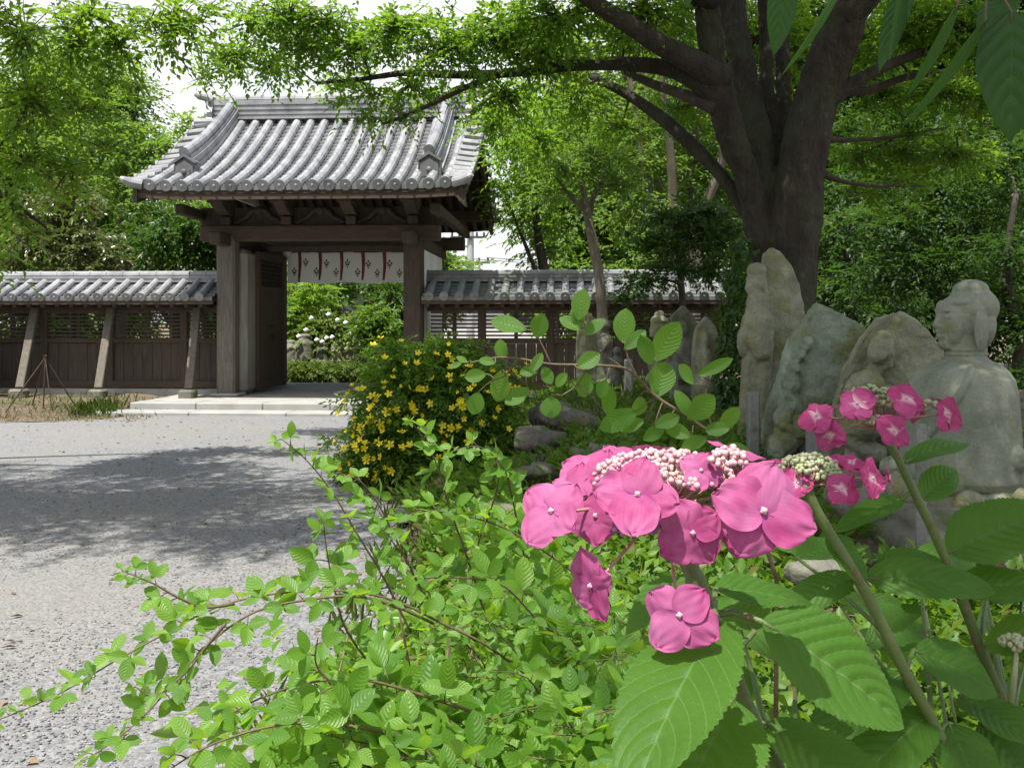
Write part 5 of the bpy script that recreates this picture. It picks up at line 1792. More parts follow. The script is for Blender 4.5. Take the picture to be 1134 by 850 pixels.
# far belt of woodland, tree after tree
belt = [(-70, 30, 8.0, 'at the far left'), (40, 33, 9.0, 'behind the pale glossy shrub'), (135, 36, 7.6, 'behind the airy tree'), (262, 38, 6.4, 'hidden mostly by the gate roof'), (345, 33, 3.6, 'behind the court hydrangeas'), (455, 34, 4.0, 'behind the right gate pillar'),
        (650, 30, 8.5, 'behind the slim twisting tree'), (720, 34, 11.5, 'above the layered evergreen shrub'), (800, 30, 10.0, 'left of the great trunk'), (905, 28, 11.0, 'right of the great trunk'), (985, 30, 11.5, 'behind the split boulder'), (1060, 27, 11.0, 'behind the seated Buddha'), (1140, 25, 11.0, 'at the right edge'), (1230, 24, 10.5, 'beyond the right edge')]
for i, (px, d, H, where) in enumerate(belt):
    p = P(px, 300, d)
    rr_ = random.Random(200 + i)
    R = 2.1 if H > 5 else 1.5
    cl = []
    for k in range(9 if H > 5 else 6):
        z_ = .14 * H + .80 * H * (k / (8 if H > 5 else 5))
        q = R * (1.05 - .5 * abs(k / 8 - .4))
        cl.append(((p.x + rr_.gauss(0, .55), p.y + rr_.gauss(0, .5), z_), (q, q * .9, H * .11 + .25), int(110 * q)))
    tree('distant_tree', 'far woodland tree ' + where, [[(p.x, p.y, 0, .15), (p.x, p.y, H * .4, .11), (p.x + .1, p.y, H * .95, .05)]], cl, L['far'] if i < 7 else L['hemlock'], M['bark_dark'], 210 + i, leafL=.19, leafW=.11, spray=.8, nl=8, group='woodland belt behind the temple')

# ------------------------------------------------------------------ low green things on the ground
g_ = np.random.default_rng(17)
def cover(n, x0, x1, y0, y1, keep):
    x = g_.uniform(x0, x1, n); y = g_.uniform(y0, y1, n)
    k = keep(x, y)
    x, y = x[k], y[k]
    return np.stack([x, y, zg(x, y)], 1)
gc = Leaves(71)
clear = [(.42, 8.0, .42), (.19, 7.2, .42), (-.09, 4.85, .3), (.13, 6.1, .25), (2.3, 4.6, .62), (1.13, 3.5, .25), (1.65, 4.5, .3), (2.1, 5.4, .5), (1.95, 6.2, .5)]
def patchy(x, y):
    ok_ = np.ones(len(x), bool)
    for a, b, c in clear:
        ok_ &= (x - a) ** 2 + (y - b) ** 2 > c * c
    return ok_ & (x > bed_edge(y) + .25) & (np.sin(x * 3.7 + y * 1.9) * np.sin(y * 2.7 - x * 2.1) + g_.uniform(-.9, .9, len(x)) > -.35)
b_ = cover(17000, -1.3, 4.5, 2.2, 14.8, patchy)
n = len(b_)
an = g_.uniform(0, 6.283, n)
d_ = np.stack([np.cos(an) * .8, np.sin(an) * .8, g_.uniform(.15, 1.1, n)], 1)
gc.sprays(b_, d_, np.tile([0, 0, 1.0], (n, 1)), g_.uniform(.10, .26, n), 8, .042, .019, droop=.35)
b_ = cover(5200, -.7, 3.0, 2.0, 7.6, lambda x, y: (x > bed_edge(y) + .2) & np.all([(x - a) ** 2 + (y - b) ** 2 > c * c for a, b, c in clear], axis=0))
n = len(b_)
an = g_.uniform(0, 6.283, n)
d_ = np.stack([np.cos(an) * .7, np.sin(an) * .7, g_.uniform(.5, 1.4, n)], 1)
gc.sprays(b_, d_, np.tile([0, 0, 1.0], (n, 1)), g_.uniform(.14, .34, n), 7, .062, .036, droop=.25)
kind(gc.build('undergrowth', L['fern']), 'stuff')
gr_ = Leaves(72)
for (x0, x1, y0, y1, n, h_) in ((-9, -4.9, 13.0, 15.2, 520, .11), (-6.2, -5.6, 13.4, 14.2, 240, .20), (-1.4, 3.5, 5.5, 12, 3800, .14), (-.9, .6, 3.0, 5.5, 900, .14), (-12, -4.8, 12.6, 13.4, 160, .06), (-1.9, 1, 19, 20, 100, .2)):
    b_ = cover(n, x0, x1, y0, y1, lambda x, y: (x > bed_edge(y) - .1) | (y > 12.5))
    m_ = len(b_)
    an = g_.uniform(0, 6.283, m_)
    d_ = np.stack([np.cos(an) * .5, np.sin(an) * .5, np.ones(m_)], 1)
    gr_.put(b_, d_, np.stack([-np.sin(an), np.cos(an), np.zeros(m_)], 1), h_ * g_.uniform(.5, 1.3, m_), .011, fold=.1, droop=.25)
# few blades growing in the forecourt
b_ = cover(260, -5.5, -1.0, 4.2, 8.5, lambda x, y: np.sin(x * 2.3) * np.sin(y * 3.1 + 1) > .8)
m_ = len(b_)
b_[:, 2] = .004
an = g_.uniform(0, 6.283, m_)
gr_.put(b_, np.stack([np.cos(an), np.sin(an), np.ones(m_) * .8], 1), np.stack([-np.sin(an), np.cos(an), np.zeros(m_)], 1), .05, .009)
kind(gr_.build('grass', L['hedge']), 'stuff')
# fallen leaves
dl = leafmat('dry_leaf', (.13, .08, .045), (.27, .19, .11), (.1, .06, .03), .15, .7)
fl_ = Leaves(73)
for x0, x1, y0, y1, n, k in ((-9, -5, 12.7, 14.6, 1500, 0), (-8, -1.0, 2.6, 12.8, 520, .012), (-1, 3.5, 3, 9, 900, 0)):
    b_ = cover(n, x0, x1, y0, y1, lambda x, y: np.ones(len(x), bool))
    m_ = len(b_)
    b_[:, 2] = np.maximum(b_[:, 2] + .012, .014)
    an = g_.uniform(0, 6.283, m_)
    fl_.put(b_, np.stack([np.cos(an), np.sin(an), g_.normal(0, .12, m_)], 1), np.stack([g_.normal(0, .25, m_), g_.normal(0, .25, m_), np.ones(m_)], 1), g_.uniform(.025, .055, m_), g_.uniform(.014, .028, m_))
kind(fl_.build('litter', dl), 'stuff')
# ------------------------------------------------------------------ yellow flowered bush
D = 7.9
bb = P(470, 540, D)
yb = thing('flowering_bush', 'round bush covered with yellow star flowers at the edge of the gravel', 'bush', (bb.x, bb.y, 0))
cl = [(470, 412, D, 58, 34), (430, 452, D - .1, 48, 40), (505, 445, D - .1, 56, 42), (415, 500, D - .15, 42, 36), (470, 500, D - .25, 58, 36), (535, 480, D - .1, 46, 40), (550, 430, D + .1, 38, 30), (440, 395, D + .1, 34, 20), (500, 390, D + .1, 34, 18), (395, 520, D - .1, 24, 24), (565, 520, D - .1, 38, 22)]
lv = Leaves(81)
mb = MB()
rr_ = random.Random(9)
ells = []
for px, py, d, rx, ry_ in cl:
    c = P(px, py, d)
    r = (rx * d / F, (rx + ry_) / 2 * d / F, ry_ * d / F)
    ells.append((c, r))
    lv.clump(c, r, int(rx * ry_ * .26), .15, 8, .052, .019, fill=.4, flat=.3, droop=.35)
    for k in range(4):
        e = c + Vector((rr_.gauss(0, .4) * r[0], rr_.gauss(0, .4) * r[1], rr_.gauss(0, .4) * r[2]))
        q = wander((bb.x + rr_.uniform(-.12, .12), bb.y + rr_.uniform(-.1, .1), 0), e, 6, .05, rr_, .0)
        mb.tube(q, [.011 - .0014 * i for i in range(7)], 5)
mb.build('stems', M['bark_dark'], yb)
lv.build('foliage', L['bush'], yb)
t = NT('yellow_petal')
geo = t.n("ShaderNodeNewGeometry")
cy = t.mix(t.n("ShaderNodeObjectInfo").outputs['Random'], (.78, .62, .008), (.82, .70, .03))
p_ = t.n("ShaderNodeBsdfPrincipled", Base_Color=cy, Roughness=.55)
tr = t.n("ShaderNodeBsdfTranslucent", Color=(.75, .6, .02, 1))
mx = t.n("ShaderNodeMixShader", Fac=.25)
t.t.links.new(p_.outputs[0], mx.inputs[1]); t.t.links.new(tr.outputs[0], mx.inputs[2])
M['yellow'] = t.done(mx.outputs[0])
protos = []
for k in range(4):
    mb = MB()
    cup = (.1, .35, .6, .9)[k]
    for i in range(5):
        a = 2 * math.pi * i / 5 + .1 * k
        d = Vector((math.cos(a), math.sin(a), cup)).normalized()
        s_ = Vector((-math.sin(a), math.cos(a), 0))
        R = .037
        mb.add([Vector((0, 0, 0)), d * R * .5 + s_ * R * .30, d * R * .85 + s_ * R * .30, d * R + s_ * .05 * R + Vector((0, 0, .003)), d * R * .8 - s_ * R * .22, d * R * .45 - s_ * R * .22], [(0, 1, 2, 3, 4, 5)])
    mb.ell((0, 0, .006), (.006, .006, .009), nu=6, nv=4)
    protos.append(mb.mesh('flower'))
    protos[-1].materials.append(M['yellow'])
zone = [(398, 505), (385, 530), (400, 455), (415, 425), (440, 395), (470, 378), (505, 380), (535, 395), (555, 420), (570, 455), (575, 480)]
cnt = 0
extra_v, extra_f = [], []
while cnt < 180:
    if cnt < 62:
        px, py = rr_.uniform(378, 520), rr_.uniform(372, 530)
    elif cnt < 80 or cnt > 160:
        px, py = rr_.uniform(500, 585), rr_.uniform(385, 490)
    elif 120 < cnt:
        px, py = rr_.uniform(380, 540), rr_.uniform(372, 535)
    else:
        px, py = rr_.gauss(408, 16), rr_.gauss(480, 30)
    ray = (P(px, py, 1) - Vector((0, 0, EYE)))
    best = None
    for c, r in ells:
        o = Vector((0, 0, EYE)) - c
        A = sum((ray[i] / r[i]) ** 2 for i in range(3))
        B = 2 * sum(o[i] * ray[i] / r[i] ** 2 for i in range(3))
        Q = sum((o[i] / r[i]) ** 2 for i in range(3)) - 1
        dsc = B * B - 4 * A * Q
        if dsc > 0:
            tt = (-B - math.sqrt(dsc)) / (2 * A)
            if best is None or tt < best[0]:
                h_ = o + ray * tt
                best = (tt, Vector((h_[0] / r[0] ** 2, h_[1] / r[1] ** 2, h_[2] / r[2] ** 2)).normalized())
    if best is None:
        continue
    pos = Vector((0, 0, EYE)) + ray * best[0] + best[1] * rr_.uniform(.02, .07)
    if cnt >= 100:      # the further, smaller ones
        nrm = (best[1] + Vector((rr_.gauss(0, .35), rr_.gauss(0, .35), .35 + rr_.gauss(0, .3)))).normalized()
        q = nrm.to_track_quat('Z', 'Y')
        pm = protos[rr_.randrange(4)]
        b_ = len(extra_v)
        s_ = rr_.uniform(.5, .85)
        extra_v += [tuple(pos - best[1] * .03 + q @ (vv.co * s_)) for vv in pm.vertices]
        extra_f += [tuple(i + b_ for i in pp.vertices) for pp in pm.polygons]
        cnt += 1
        continue
    o = bpy.data.objects.new('flower', protos[rr_.randrange(4)])
    C.objects.link(o)
    o.parent = yb
    o.matrix_parent_inverse = Matrix.Translation(-yb.location)
    nrm = (best[1] + Vector((rr_.gauss(0, .35), rr_.gauss(0, .35), .35 + rr_.gauss(0, .3)))).normalized()
    o.location = pos
    o.rotation_euler = (nrm.to_track_quat('Z', 'Y') @ Quaternion((0, 0, 1), rr_.uniform(0, 6))).to_euler()
    s_ = rr_.uniform(.75, 1.2)
    o.scale = (s_, s_, s_)
    cnt += 1

mb = MB()
mb.add(extra_v, extra_f)
kind(mb.build('blossoms', M['yellow'], yb), 'stuff')

# ------------------------------------------------------------------ bush clover in front
FL = leafmat('clover_leaf', (.05, .145, .010), (.155, .30, .03), (.34, .64, .025), .40, .40, veins=True, vein_col=(.12, .22, .05), vein_n=7.0, under=(.17, .25, .11), spec=.45)
M['stem'] = surf('green_brown_stem', (.075, .05, .028), (.13, .095, .05), 20, .6, bump=.2, bscale=200)
M['stem_green'] = surf('green_stem', (.06, .10, .022), (.11, .155, .04), 12, .5, bump=.15, bscale=200, spots=(.12, .07, .03), spot_scale=45)
ellp = lambda T, S: np.sin(np.pi * np.clip(T, 0, 1) ** .92) ** .72
rf = random.Random(21)
def clover_leaf(pos, d, up, Lm, wr=.58):
    return dict(pos=pos, dir=d, up=up, L=Lm, W=Lm * wr, fold=rf.uniform(.05, .35), curl=rf.uniform(-.05, .25), wave=rf.uniform(-.04, .04), wf=rf.uniform(4, 9), ph=rf.uniform(0, 6))
def shoot(parent, path, r0, r1, Lm, gap, seed, t0=.15, wr=.58, tri=True, tipgrow=True, mat=None, name='shoot', updir=Vector((-.05, -.55, .8))):
    """arching stem with three-part leaves set alternately; path of Vectors"""
    rr2 = random.Random(seed)
    q = smooth_path([(*p, 0) for p in path], 5)
    pts = [Vector(a[:3]) for a in q]
    n = len(pts)
    mb = MB()
    mb.tube(pts, [r0 + (r1 - r0) * i / (n - 1) for i in range(n)], 6)
    acc = [0.0]
    for i in range(1, n):
        acc.append(acc[-1] + (pts[i] - pts[i - 1]).length)
    Ltot = acc[-1]
    items = []
    s_ = Ltot * t0 + rr2.uniform(0, gap)
    sg = rr2.choice((-1, 1))
    while s_ < Ltot + gap * .3:
        i = max(k for k in range(n) if acc[k] <= min(s_, Ltot - 1e-6))
        i = min(i, n - 2)
        f_ = (min(s_, Ltot) - acc[i]) / max(1e-6, acc[i + 1] - acc[i])
        p = pts[i].lerp(pts[i + 1], f_)
        d = (pts[i + 1] - pts[i]).normalized()
        up = (updir + Vector((rr2.gauss(0, .5), rr2.gauss(0, .45), rr2.gauss(0, .3)))).normalized()
        side = d.cross(up).normalized()
        fr = s_ / Ltot
        sc_ = Lm * rr2.uniform(.75, 1.15) * (1.0 if fr < .75 else 1.0 - 1.7 * (fr - .75))
        pd = (d * rr2.uniform(.2, .8) + side * sg + up * rr2.uniform(.0, .6)).normalized()
        pl = sc_ * rr2.uniform(.25, .6)
        b = p + pd * pl
        mb.tube([p, p.lerp(b, .5) + up * pl * .1, b], [r1 * .8 + .0003, r1 * .6 + .0003, r1 * .5 + .0002], 4)
        dirs = [(pd, 1.0)]
        if tri:
            for e in (-1, 1):
                ps = pd.cross(up).normalized()
                dirs.append(((pd * .25 + ps * e + up * rr2.uniform(-.25, .3)).normalized(), .88))
        for dv, m_ in dirs:
            u2 = (up + Vector((rr2.gauss(0, .42), rr2.gauss(0, .42), rr2.gauss(0, .3)))).normalized()
            if abs(u2.dot(dv)) > .95:
                continue
            items.append(clover_leaf(b, dv + Vector((0, 0, rr2.gauss(-.05, .2))), u2, sc_ * m_ * rr2.uniform(.85, 1.1), wr * rr2.uniform(.9, 1.15)))
        sg = -sg
        s_ += gap * rr2.uniform(.7, 1.3) * (1.0 if fr < .8 else .55)
    o = mb.build(name, mat or M['stem'], parent, smooth=True)
    v, f, uv = grid_leaves(items, 7, 5, ellp)
    link('foliage', np_mesh('foliage', v, f, None, uv, True), FL, o)
    return o
def pxp(rows, d0, d1):
    n = len(rows)
    return [P(a, b, d0 + (d1 - d0) * i / (n - 1)) for i, (a, b) in enumerate(rows)]
cb = Vector((-.12, 1.55, .1))
bc = thing('clover_bush', 'wide bush clover with small oval leaves arching over the gravel, nearest the camera', 'bush', cb)
named = [
    ([(455, 700), (425, 640), (395, 590), (368, 545), (340, 510), (312, 486)], 1.42, 1.36, .030, .026),
    ([(540, 690), (515, 610), (497, 560), (484, 515), (470, 488), (456, 466)], 1.5, 1.44, .032, .024),
    ([(600, 760), (540, 715), (490, 690), (445, 668), (400, 656), (345, 654), (285, 660), (235, 674), (185, 700), (130, 730), (65, 768), (-10, 800)], 1.30, 1.12, .028, .021),
    ([(480, 690), (440, 672), (395, 660), (340, 664), (285, 676), (240, 705), (200, 746), (160, 792), (120, 824), (92, 842)], 1.24, 1.06, .030, .021),
    ([(260, 668), (225, 672), (195, 660), (168, 645), (136, 632)], 1.14, 1.1, .024, .018),
    ([(250, 690), (225, 720), (205, 745), (172, 770), (150, 760)], 1.1, 1.08, .022, .018),
    ([(690, 680), (630, 630), (570, 590), (520, 572), (465, 566), (425, 590)], 1.55, 1.4, .034, .026),
    ([(590, 660), (575, 590), (566, 545), (556, 515), (530, 494), (500, 500)], 1.6, 1.5, .034, .024),
    ([(470, 660), (440, 600), (420, 560), (398, 532), (368, 522)], 1.5, 1.42, .030, .022),
    ([(520, 660), (530, 600), (545, 560), (552, 530), (548, 505)], 1.62, 1.55, .034, .024),
    ([(430, 760), (385, 700), (370, 650), (362, 610), (358, 575)], 1.28, 1.24, .030, .024),
    ([(560, 800), (470, 770), (400, 752), (340, 756), (285, 774), (240, 800)], 1.06, .98, .038, .030),
    ([(520, 850), (430, 812), (350, 800), (290, 806), (230, 826), (190, 850)], .98, .92, .036, .028),
    ([(450, 860), (400, 800), (370, 760), (350, 735), (352, 705)], 1.0, .97, .036, .028),
    ([(650, 720), (600, 690), (560, 650), (520, 640), (470, 640)], 1.3, 1.2, .036, .026),
]
for i, (rows, d0, d1, Lm, gap) in enumerate(named):
    shoot(bc, pxp(rows, d0, d1), .0020, .0007, Lm, gap, 300 + i)
def inside(px, py):
    left = np.interp(py, [560, 600, 640, 680, 720, 760, 800, 860], [500, 490, 480, 470, 445, 400, 335, 255])
    right = np.interp(py, [560, 600, 640, 700, 860], [570, 610, 650, 700, 770])
    return left <= px <= right
k = 0
rs = random.Random(55)
while k < 84:
    py = rs.uniform(556, 880)
    px = rs.uniform(200, 780)
    if not inside(px, min(py, 858)):
        continue
    d = min(2.1, .44 * F / (py - 358)) * rs.uniform(.88, 1.12)
    tip = P(px, py, d)
    st = tip + Vector((rs.uniform(.05, .26), rs.uniform(-.05, .25), -rs.uniform(.14, .32)))
    st0 = st + Vector((rs.uniform(.0, .1), rs.uniform(0, .1), -rs.uniform(.1, .2)))
    mid = st.lerp(tip, .55) + Vector((.02, 0, .05))
    shoot(bc, [st0, st, mid, tip], .0017, .0006, rs.choice((.018, .024, .03, .036, .042, .05)) * rs.uniform(.9, 1.1), rs.uniform(.017, .027), 700 + k, t0=.05)
    k += 1
mb = MB()
for i in range(26):
    e = P(rs.uniform(360, 700), rs.uniform(640, 860), rs.uniform(1.05, 1.8))
    e.z = rs.uniform(.62, .84)
    q = wander(cb + Vector((rs.gauss(0, .18), rs.gauss(0, .2), -.1)), e, 6, .05, rs, .05)
    mb.tube(q, [.006 - .0007 * j for j in range(7)], 6)
mb.build('stems', M['stem'], bc, smooth=True)
# lower leaves of the same bush, inside it
lv = Leaves(91)
for c in ((-.25, 1.35, .55), (-.05, 1.55, .6), (.05, 1.2, .55), (-.3, 1.7, .55), (-.1, 1.0, .55), (0, 1.8, .6), (.15, 1.5, .5)):
    lv.clump(c, (.24, .24, .2), 95, .14, 8, .036, .022, flat=.5, fill=.6)
lv.build('inner_foliage', FL, bc)

# broad leaved shoot crossing before the wall
sb = thing('leafy_shoot', 'long shrub shoot with large oval leaves, crossing before the shaded fence wall', 'shrub', (.33, 1.75, .3))
S1 = [(860, 640), (825, 540), (795, 488), (762, 462), (728, 440), (706, 418), (690, 407), (650, 404), (610, 403), (575, 397), (548, 396), (520, 402)]
DS = 1.5
stem_pts = [Vector(a[:3]) for a in smooth_path([(*P(x, y, DS), 0) for x, y in S1], 5)]
mb = MB()
n = len(stem_pts)
root = Vector((.40, 1.62, .15))
full = [root, root.lerp(stem_pts[0], .5) + Vector((.02, 0, 0))] + stem_pts
mb.tube(full, [.0042, .004] + [.0036 - .0024 * i / (n - 1) for i in range(n)], 7)
twig2 = [[(728, 440), (725, 420), (718, 400), (712, 380)], [(706, 418), (695, 395), (692, 378)], [(690, 407), (668, 392), (652, 378), (648, 360)], [(762, 462), (752, 440), (742, 415), (738, 395)], [(795, 488), (786, 465), (780, 445), (788, 415)], [(610, 403), (602, 385), (594, 370)], [(650, 404), (640, 425), (622, 438)], [(575, 397), (560, 415), (548, 420)]]
allp = list(stem_pts)
for tw in twig2:
    q = [Vector(a[:3]) for a in smooth_path([(*P(x, y, DS + .01), 0) for x, y in tw], 4)]
    mb.tube(q, [.0018 - .0008 * i / (len(q) - 1) for i in range(len(q))], 6)
    allp += q
leaves = [(564, 360, 40, 22, 165), (597, 361, 28, 19, 78), (555, 387, 22, 14, 100), (527, 416, 24, 15, 190), (527, 446, 26, 19, 255), (554, 427, 36, 22, 262), (573, 438, 32, 20, 212), (594, 402, 24, 11, 60), (586, 411, 22, 13, 200),
          (610, 450, 24, 23, 270), (647, 425, 28, 19, 270), (651, 400, 28, 18, 30), (643, 338, 34, 21, 82), (632, 358, 26, 15, 140), (657, 362, 28, 14, 40), (691, 361, 38, 24, 85), (703, 377, 32, 15, 40), (715, 388, 36, 18, 112), (737, 379, 50, 27, 58),
          (733, 421, 40, 28, 72), (759, 415, 28, 17, 130), (776, 452, 38, 25, 42), (790, 407, 42, 13, 28), (674, 443, 38, 16, 92), (685, 464, 46, 23, 205), (807, 463, 32, 17, 50), (796, 475, 28, 15, 190), (708, 449, 22, 17, 265), (759, 449, 36, 15, 122), (738, 467, 30, 15, 20),
          (640, 352, 24, 14, 110), (622, 420, 20, 12, 230), (540, 400, 18, 10, 170), (512, 398, 14, 7, 150), (505, 404, 14, 7, 200), (606, 415, 22, 14, 300), (668, 430, 22, 14, 250), (700, 470, 30, 16, 200), (725, 478, 28, 15, 215), (752, 478, 30, 16, 160), (820, 500, 34, 18, 150), (770, 490, 30, 15, 200), (840, 560, 36, 20, 160)]
items = []
for cx, cy, ln, wd, an in leaves:
    a = math.radians(an)
    d2 = rf.uniform(-.03, .03)
    bx, by = cx - math.cos(a) * ln * .5, cy + math.sin(a) * ln * .5
    b = P(bx, by, DS + d2)
    dv = Vector((math.cos(a), rf.uniform(-.25, .25), math.sin(a)))
    up = Vector((rf.gauss(0, .25), -.9, rf.uniform(.1, .6)))
    items.append(dict(pos=b, dir=dv, up=up, L=ln * DS / F * 1.05, W=wd * DS / F * 1.08, fold=rf.uniform(.05, .3), curl=rf.uniform(-.1, .2), wave=rf.uniform(-.05, .05), wf=6, ph=rf.uniform(0, 6)))
    s_ = min(allp, key=lambda p: (p - b).length)
    mb.tube([s_, s_.lerp(b, .5) + Vector((0, 0, .002)), b, b + dv.normalized() * ln * DS / F * .1], [.0012, .001, .0009, .0005], 5)
mb.build('stem', M['stem'], sb, smooth=True)
v, f, uv = grid_leaves(items, 10, 7, lambda T, S: np.sin(np.pi * np.clip(T, 0, 1) ** 1.12) ** .66)
BL = leafmat('oval_leaf', (.036, .105, .014), (.07, .165, .022), (.30, .58, .04), .44, .40, veins=True, vein_col=(.12, .22, .05), vein_n=9, under=(.13, .21, .09))
link('foliage', np_mesh('foliage', v, f, None, uv, True), BL, sb)

# ------------------------------------------------------------------ hydrangea
HL = leafmat('hydrangea_leaf', (.034, .105, .011), (.06, .150, .016), (.22, .48, .025), .36, .48, veins=True, vein_col=(.11, .20, .06), vein_n=9.0, under=(.12, .19, .09), spec=.22)
def petal_mat(name, c1, c2, centre, cen_w):
    t = NT(name)
    uv = t.n("ShaderNodeUVMap").outputs[0]
    sp = t.n("ShaderNodeSeparateXYZ", Vector=uv)
    v_ = sp.outputs[1]
    u_ = t.math('ABSOLUTE', t.math('MULTIPLY_ADD', sp.outputs[0], 2, -1))
    geo = t.n("ShaderNodeNewGeometry")
    nz = t.noise(t.n("ShaderNodeTexCoord").outputs['Object'], 60, 4)
    col = t.mix(t.ramp(nz, .3, .7), c1, c2)
    col = t.mix(t.math('MULTIPLY', t.math('FRACT', t.math('MULTIPLY', geo.outputs['Random Per Island'], 7.3)), .55), col, tuple(a * .72 for a in c1))
    col = t.mix(t.math('MULTIPLY', t.ramp(t.noise(t.n('ShaderNodeTexCoord').outputs['Object'], 24, 3), .45, .75), .5), col, tuple(min(1, a * b) for a, b in zip(c2, (1.05, 1.45, 1.3))))
    # fanned veins
    fan = t.math('FRACT', t.math('MULTIPLY', t.math('DIVIDE', t.math('MULTIPLY', u_, .9), t.math('MULTIPLY_ADD', v_, .35, .75)), 6))
    vein = t.ramp(t.math('ABSOLUTE', t.math('SUBTRACT', fan, .5)), .1, .0)
    col = t.mix(t.math('MULTIPLY', vein, .22), col, tuple(a * .72 for a in c1))
    col = t.mix(t.math('MULTIPLY', t.ramp(v_, cen_w, .0), .9), col, centre)
    p_ = t.n("ShaderNodeBsdfPrincipled", Base_Color=col, Roughness=.55, Normal=t.bump(t.math('SUBTRACT', nz, t.math('MULTIPLY', vein, .15)), .25, .002))
    p_.inputs['Specular IOR Level'].default_value = .15
    tr = t.n("ShaderNodeBsdfTranslucent", Color=col)
    mx = t.n("ShaderNodeMixShader", Fac=.30)
    t.t.links.new(p_.outputs[0], mx.inputs[1]); t.t.links.new(tr.outputs[0], mx.inputs[2])
    return t.done(mx.outputs[0])
M['petal'] = petal_mat('pink_petal', (.385, .048, .18), (.50, .155, .325), (.36, .07, .24), .16)
M['petal2'] = petal_mat('rose_petal', (.42, .045, .16), (.50, .085, .24), (.80, .62, .66), .30)
M['bud'] = surf('pale_bud', (.50, .21, .31), (.58, .42, .36), 60, .5, bump=.1, bscale=300, fine=.1)
M['bud_green'] = surf('green_bud', (.25, .31, .13), (.36, .33, .24), 60, .5, bump=.1, bscale=300, fine=.1)
M['bud_mauve'] = surf('mauve_bud', (.32, .13, .28), (.45, .22, .38), 60, .5, bump=.1, bscale=300, fine=.1)
M['pedicel'] = surf('pink_stalk', (.30, .12, .13), (.36, .22, .15), 30, .5, bump=.1, bscale=300)

petp = lambda T, S: np.clip(np.sin(np.pi * np.clip(.03 + .97 * T, 0, 1) ** .86), 0, 1) ** .47
def floret(parent, c, nrm, R, roll, mat, seed, npet=4, cup=.03, wide=1.12):
    rr2 = random.Random(seed)
    nrm = Vector(nrm).normalized()
    sx, sy = frame(nrm)
    items = []
    for k in range(npet):
        a = math.radians(roll) + 2 * math.pi * k / npet + rr2.gauss(0, .07)
        d = sx * math.cos(a) + sy * math.sin(a)
        sc_ = rr2.uniform(.82, 1.2)
        items.append(dict(pos=Vector(c) + nrm * R * (.035 * (k % 2) - .01), dir=d + nrm * (cup + rr2.gauss(0, .07)), up=nrm + d * -.05, L=R * sc_, W=R * wide * sc_ * rr2.uniform(.92, 1.08),
                          fold=rr2.uniform(-.10, .06), curl=rr2.uniform(-.06, .22), side_curl=rr2.uniform(-.09, .07), wave=rr2.uniform(-.03, .03), wf=rr2.uniform(6, 10), ph=rr2.uniform(0, 6)))
    def crinkle(T, S, x, y, z, it):
        p = it['ph']
        e = np.abs(S) ** 2
        z = z + it['W'] * (.022 * np.sin(S * 7 + T * 5 + p) * T + .016 * np.sin(S * 13 - T * 9 + p * 2) * T + .03 * np.sin(T * 11 + p * 3) * e * np.sign(S) + .05 * np.cos(S * 3.1) * np.sin(T * 3.1) * .6)
        x = x * (1 + .05 * np.sin(T * 9 + p * 2) * e * np.sign(S))
        y = y * (1 + .05 * np.sin(S * 6 + p) * T ** 4)
        return x, y, z
    v, f, uv = grid_leaves(items, 20, 17, petp, crinkle)
    o = link('floret', np_mesh('floret', v, f, None, uv, True), mat, None)
    o.parent = parent
    mb = MB()
    mb.ell(Vector(c) + nrm * R * .07, (R * .075,) * 3, nu=10, nv=8)
    for k in range(4):
        a = math.radians(roll + 45 + 90 * k)
        mb.ell(Vector(c) + nrm * R * .06 + (sx * math.cos(a) + sy * math.sin(a)) * R * .05, (R * .045,) * 3, nu=8, nv=6)
    return o, mb
def bud_cloud(mb, c, rad, n, r, seed, top=True):
    rr2 = random.Random(seed)
    for k in range(n):
        while True:
            q = Vector((rr2.uniform(-1, 1), rr2.uniform(-1, 1), rr2.uniform(-1, 1)))
            if .62 < q.length < 1.0:
                break
        if top:
            q.z = abs(q.z)
        p = Vector(c) + Vector((q.x * rad[0], q.y * rad[1], q.z * rad[2]))
        s_ = r * rr2.uniform(.75, 1.2)
        mb.ell(p, (s_, s_, s_ * 1.08), nu=8, nv=6)
    return mb
def hyd_stem(parent, rows, d, r0, r1, ground, name='stem'):
    pts = [Vector(a[:3]) for a in smooth_path([(*P(x, y, d), 0) for x, y in rows], 4)]
    pts = [Vector(ground), Vector(ground).lerp(pts[0], .5) + Vector((.01, .0, 0))] + pts
    n = len(pts)
    mb = MB()
    rad = []
    for i in range(n):
        k = r0 + (r1 - r0) * i / (n - 1)
        rad.append(k * (1 + .06 * math.sin(i * 2.3)))
    mb.tube(pts, rad, 10)
    return mb.build(name, M['stem_green'], parent, smooth=True), pts
hy = thing('hydrangea_shrub', 'pink lacecap hydrangea with three flower heads and large serrated leaves', 'hydrangea', (.30, .95, .1))
s1, p1 = hyd_stem(hy, [(880, 900), (852, 842), (822, 778), (795, 705), (778, 660), (762, 622), (748, 590), (738, 565)], .66, .0085, .0055, (.26, .80, .1))
s2, p2 = hyd_stem(hy, [(1065, 900), (1040, 815), (1003, 745), (962, 662), (925, 600), (902, 560), (892, 536)], .95, .0068, .0045, (.46, 1.05, .1))
s3, p3 = hyd_stem(hy, [(1120, 800), (1085, 715), (1062, 655), (1040, 602), (1014, 548), (992, 503), (972, 470)], 1.05, .0066, .0042, (.56, 1.1, .1))

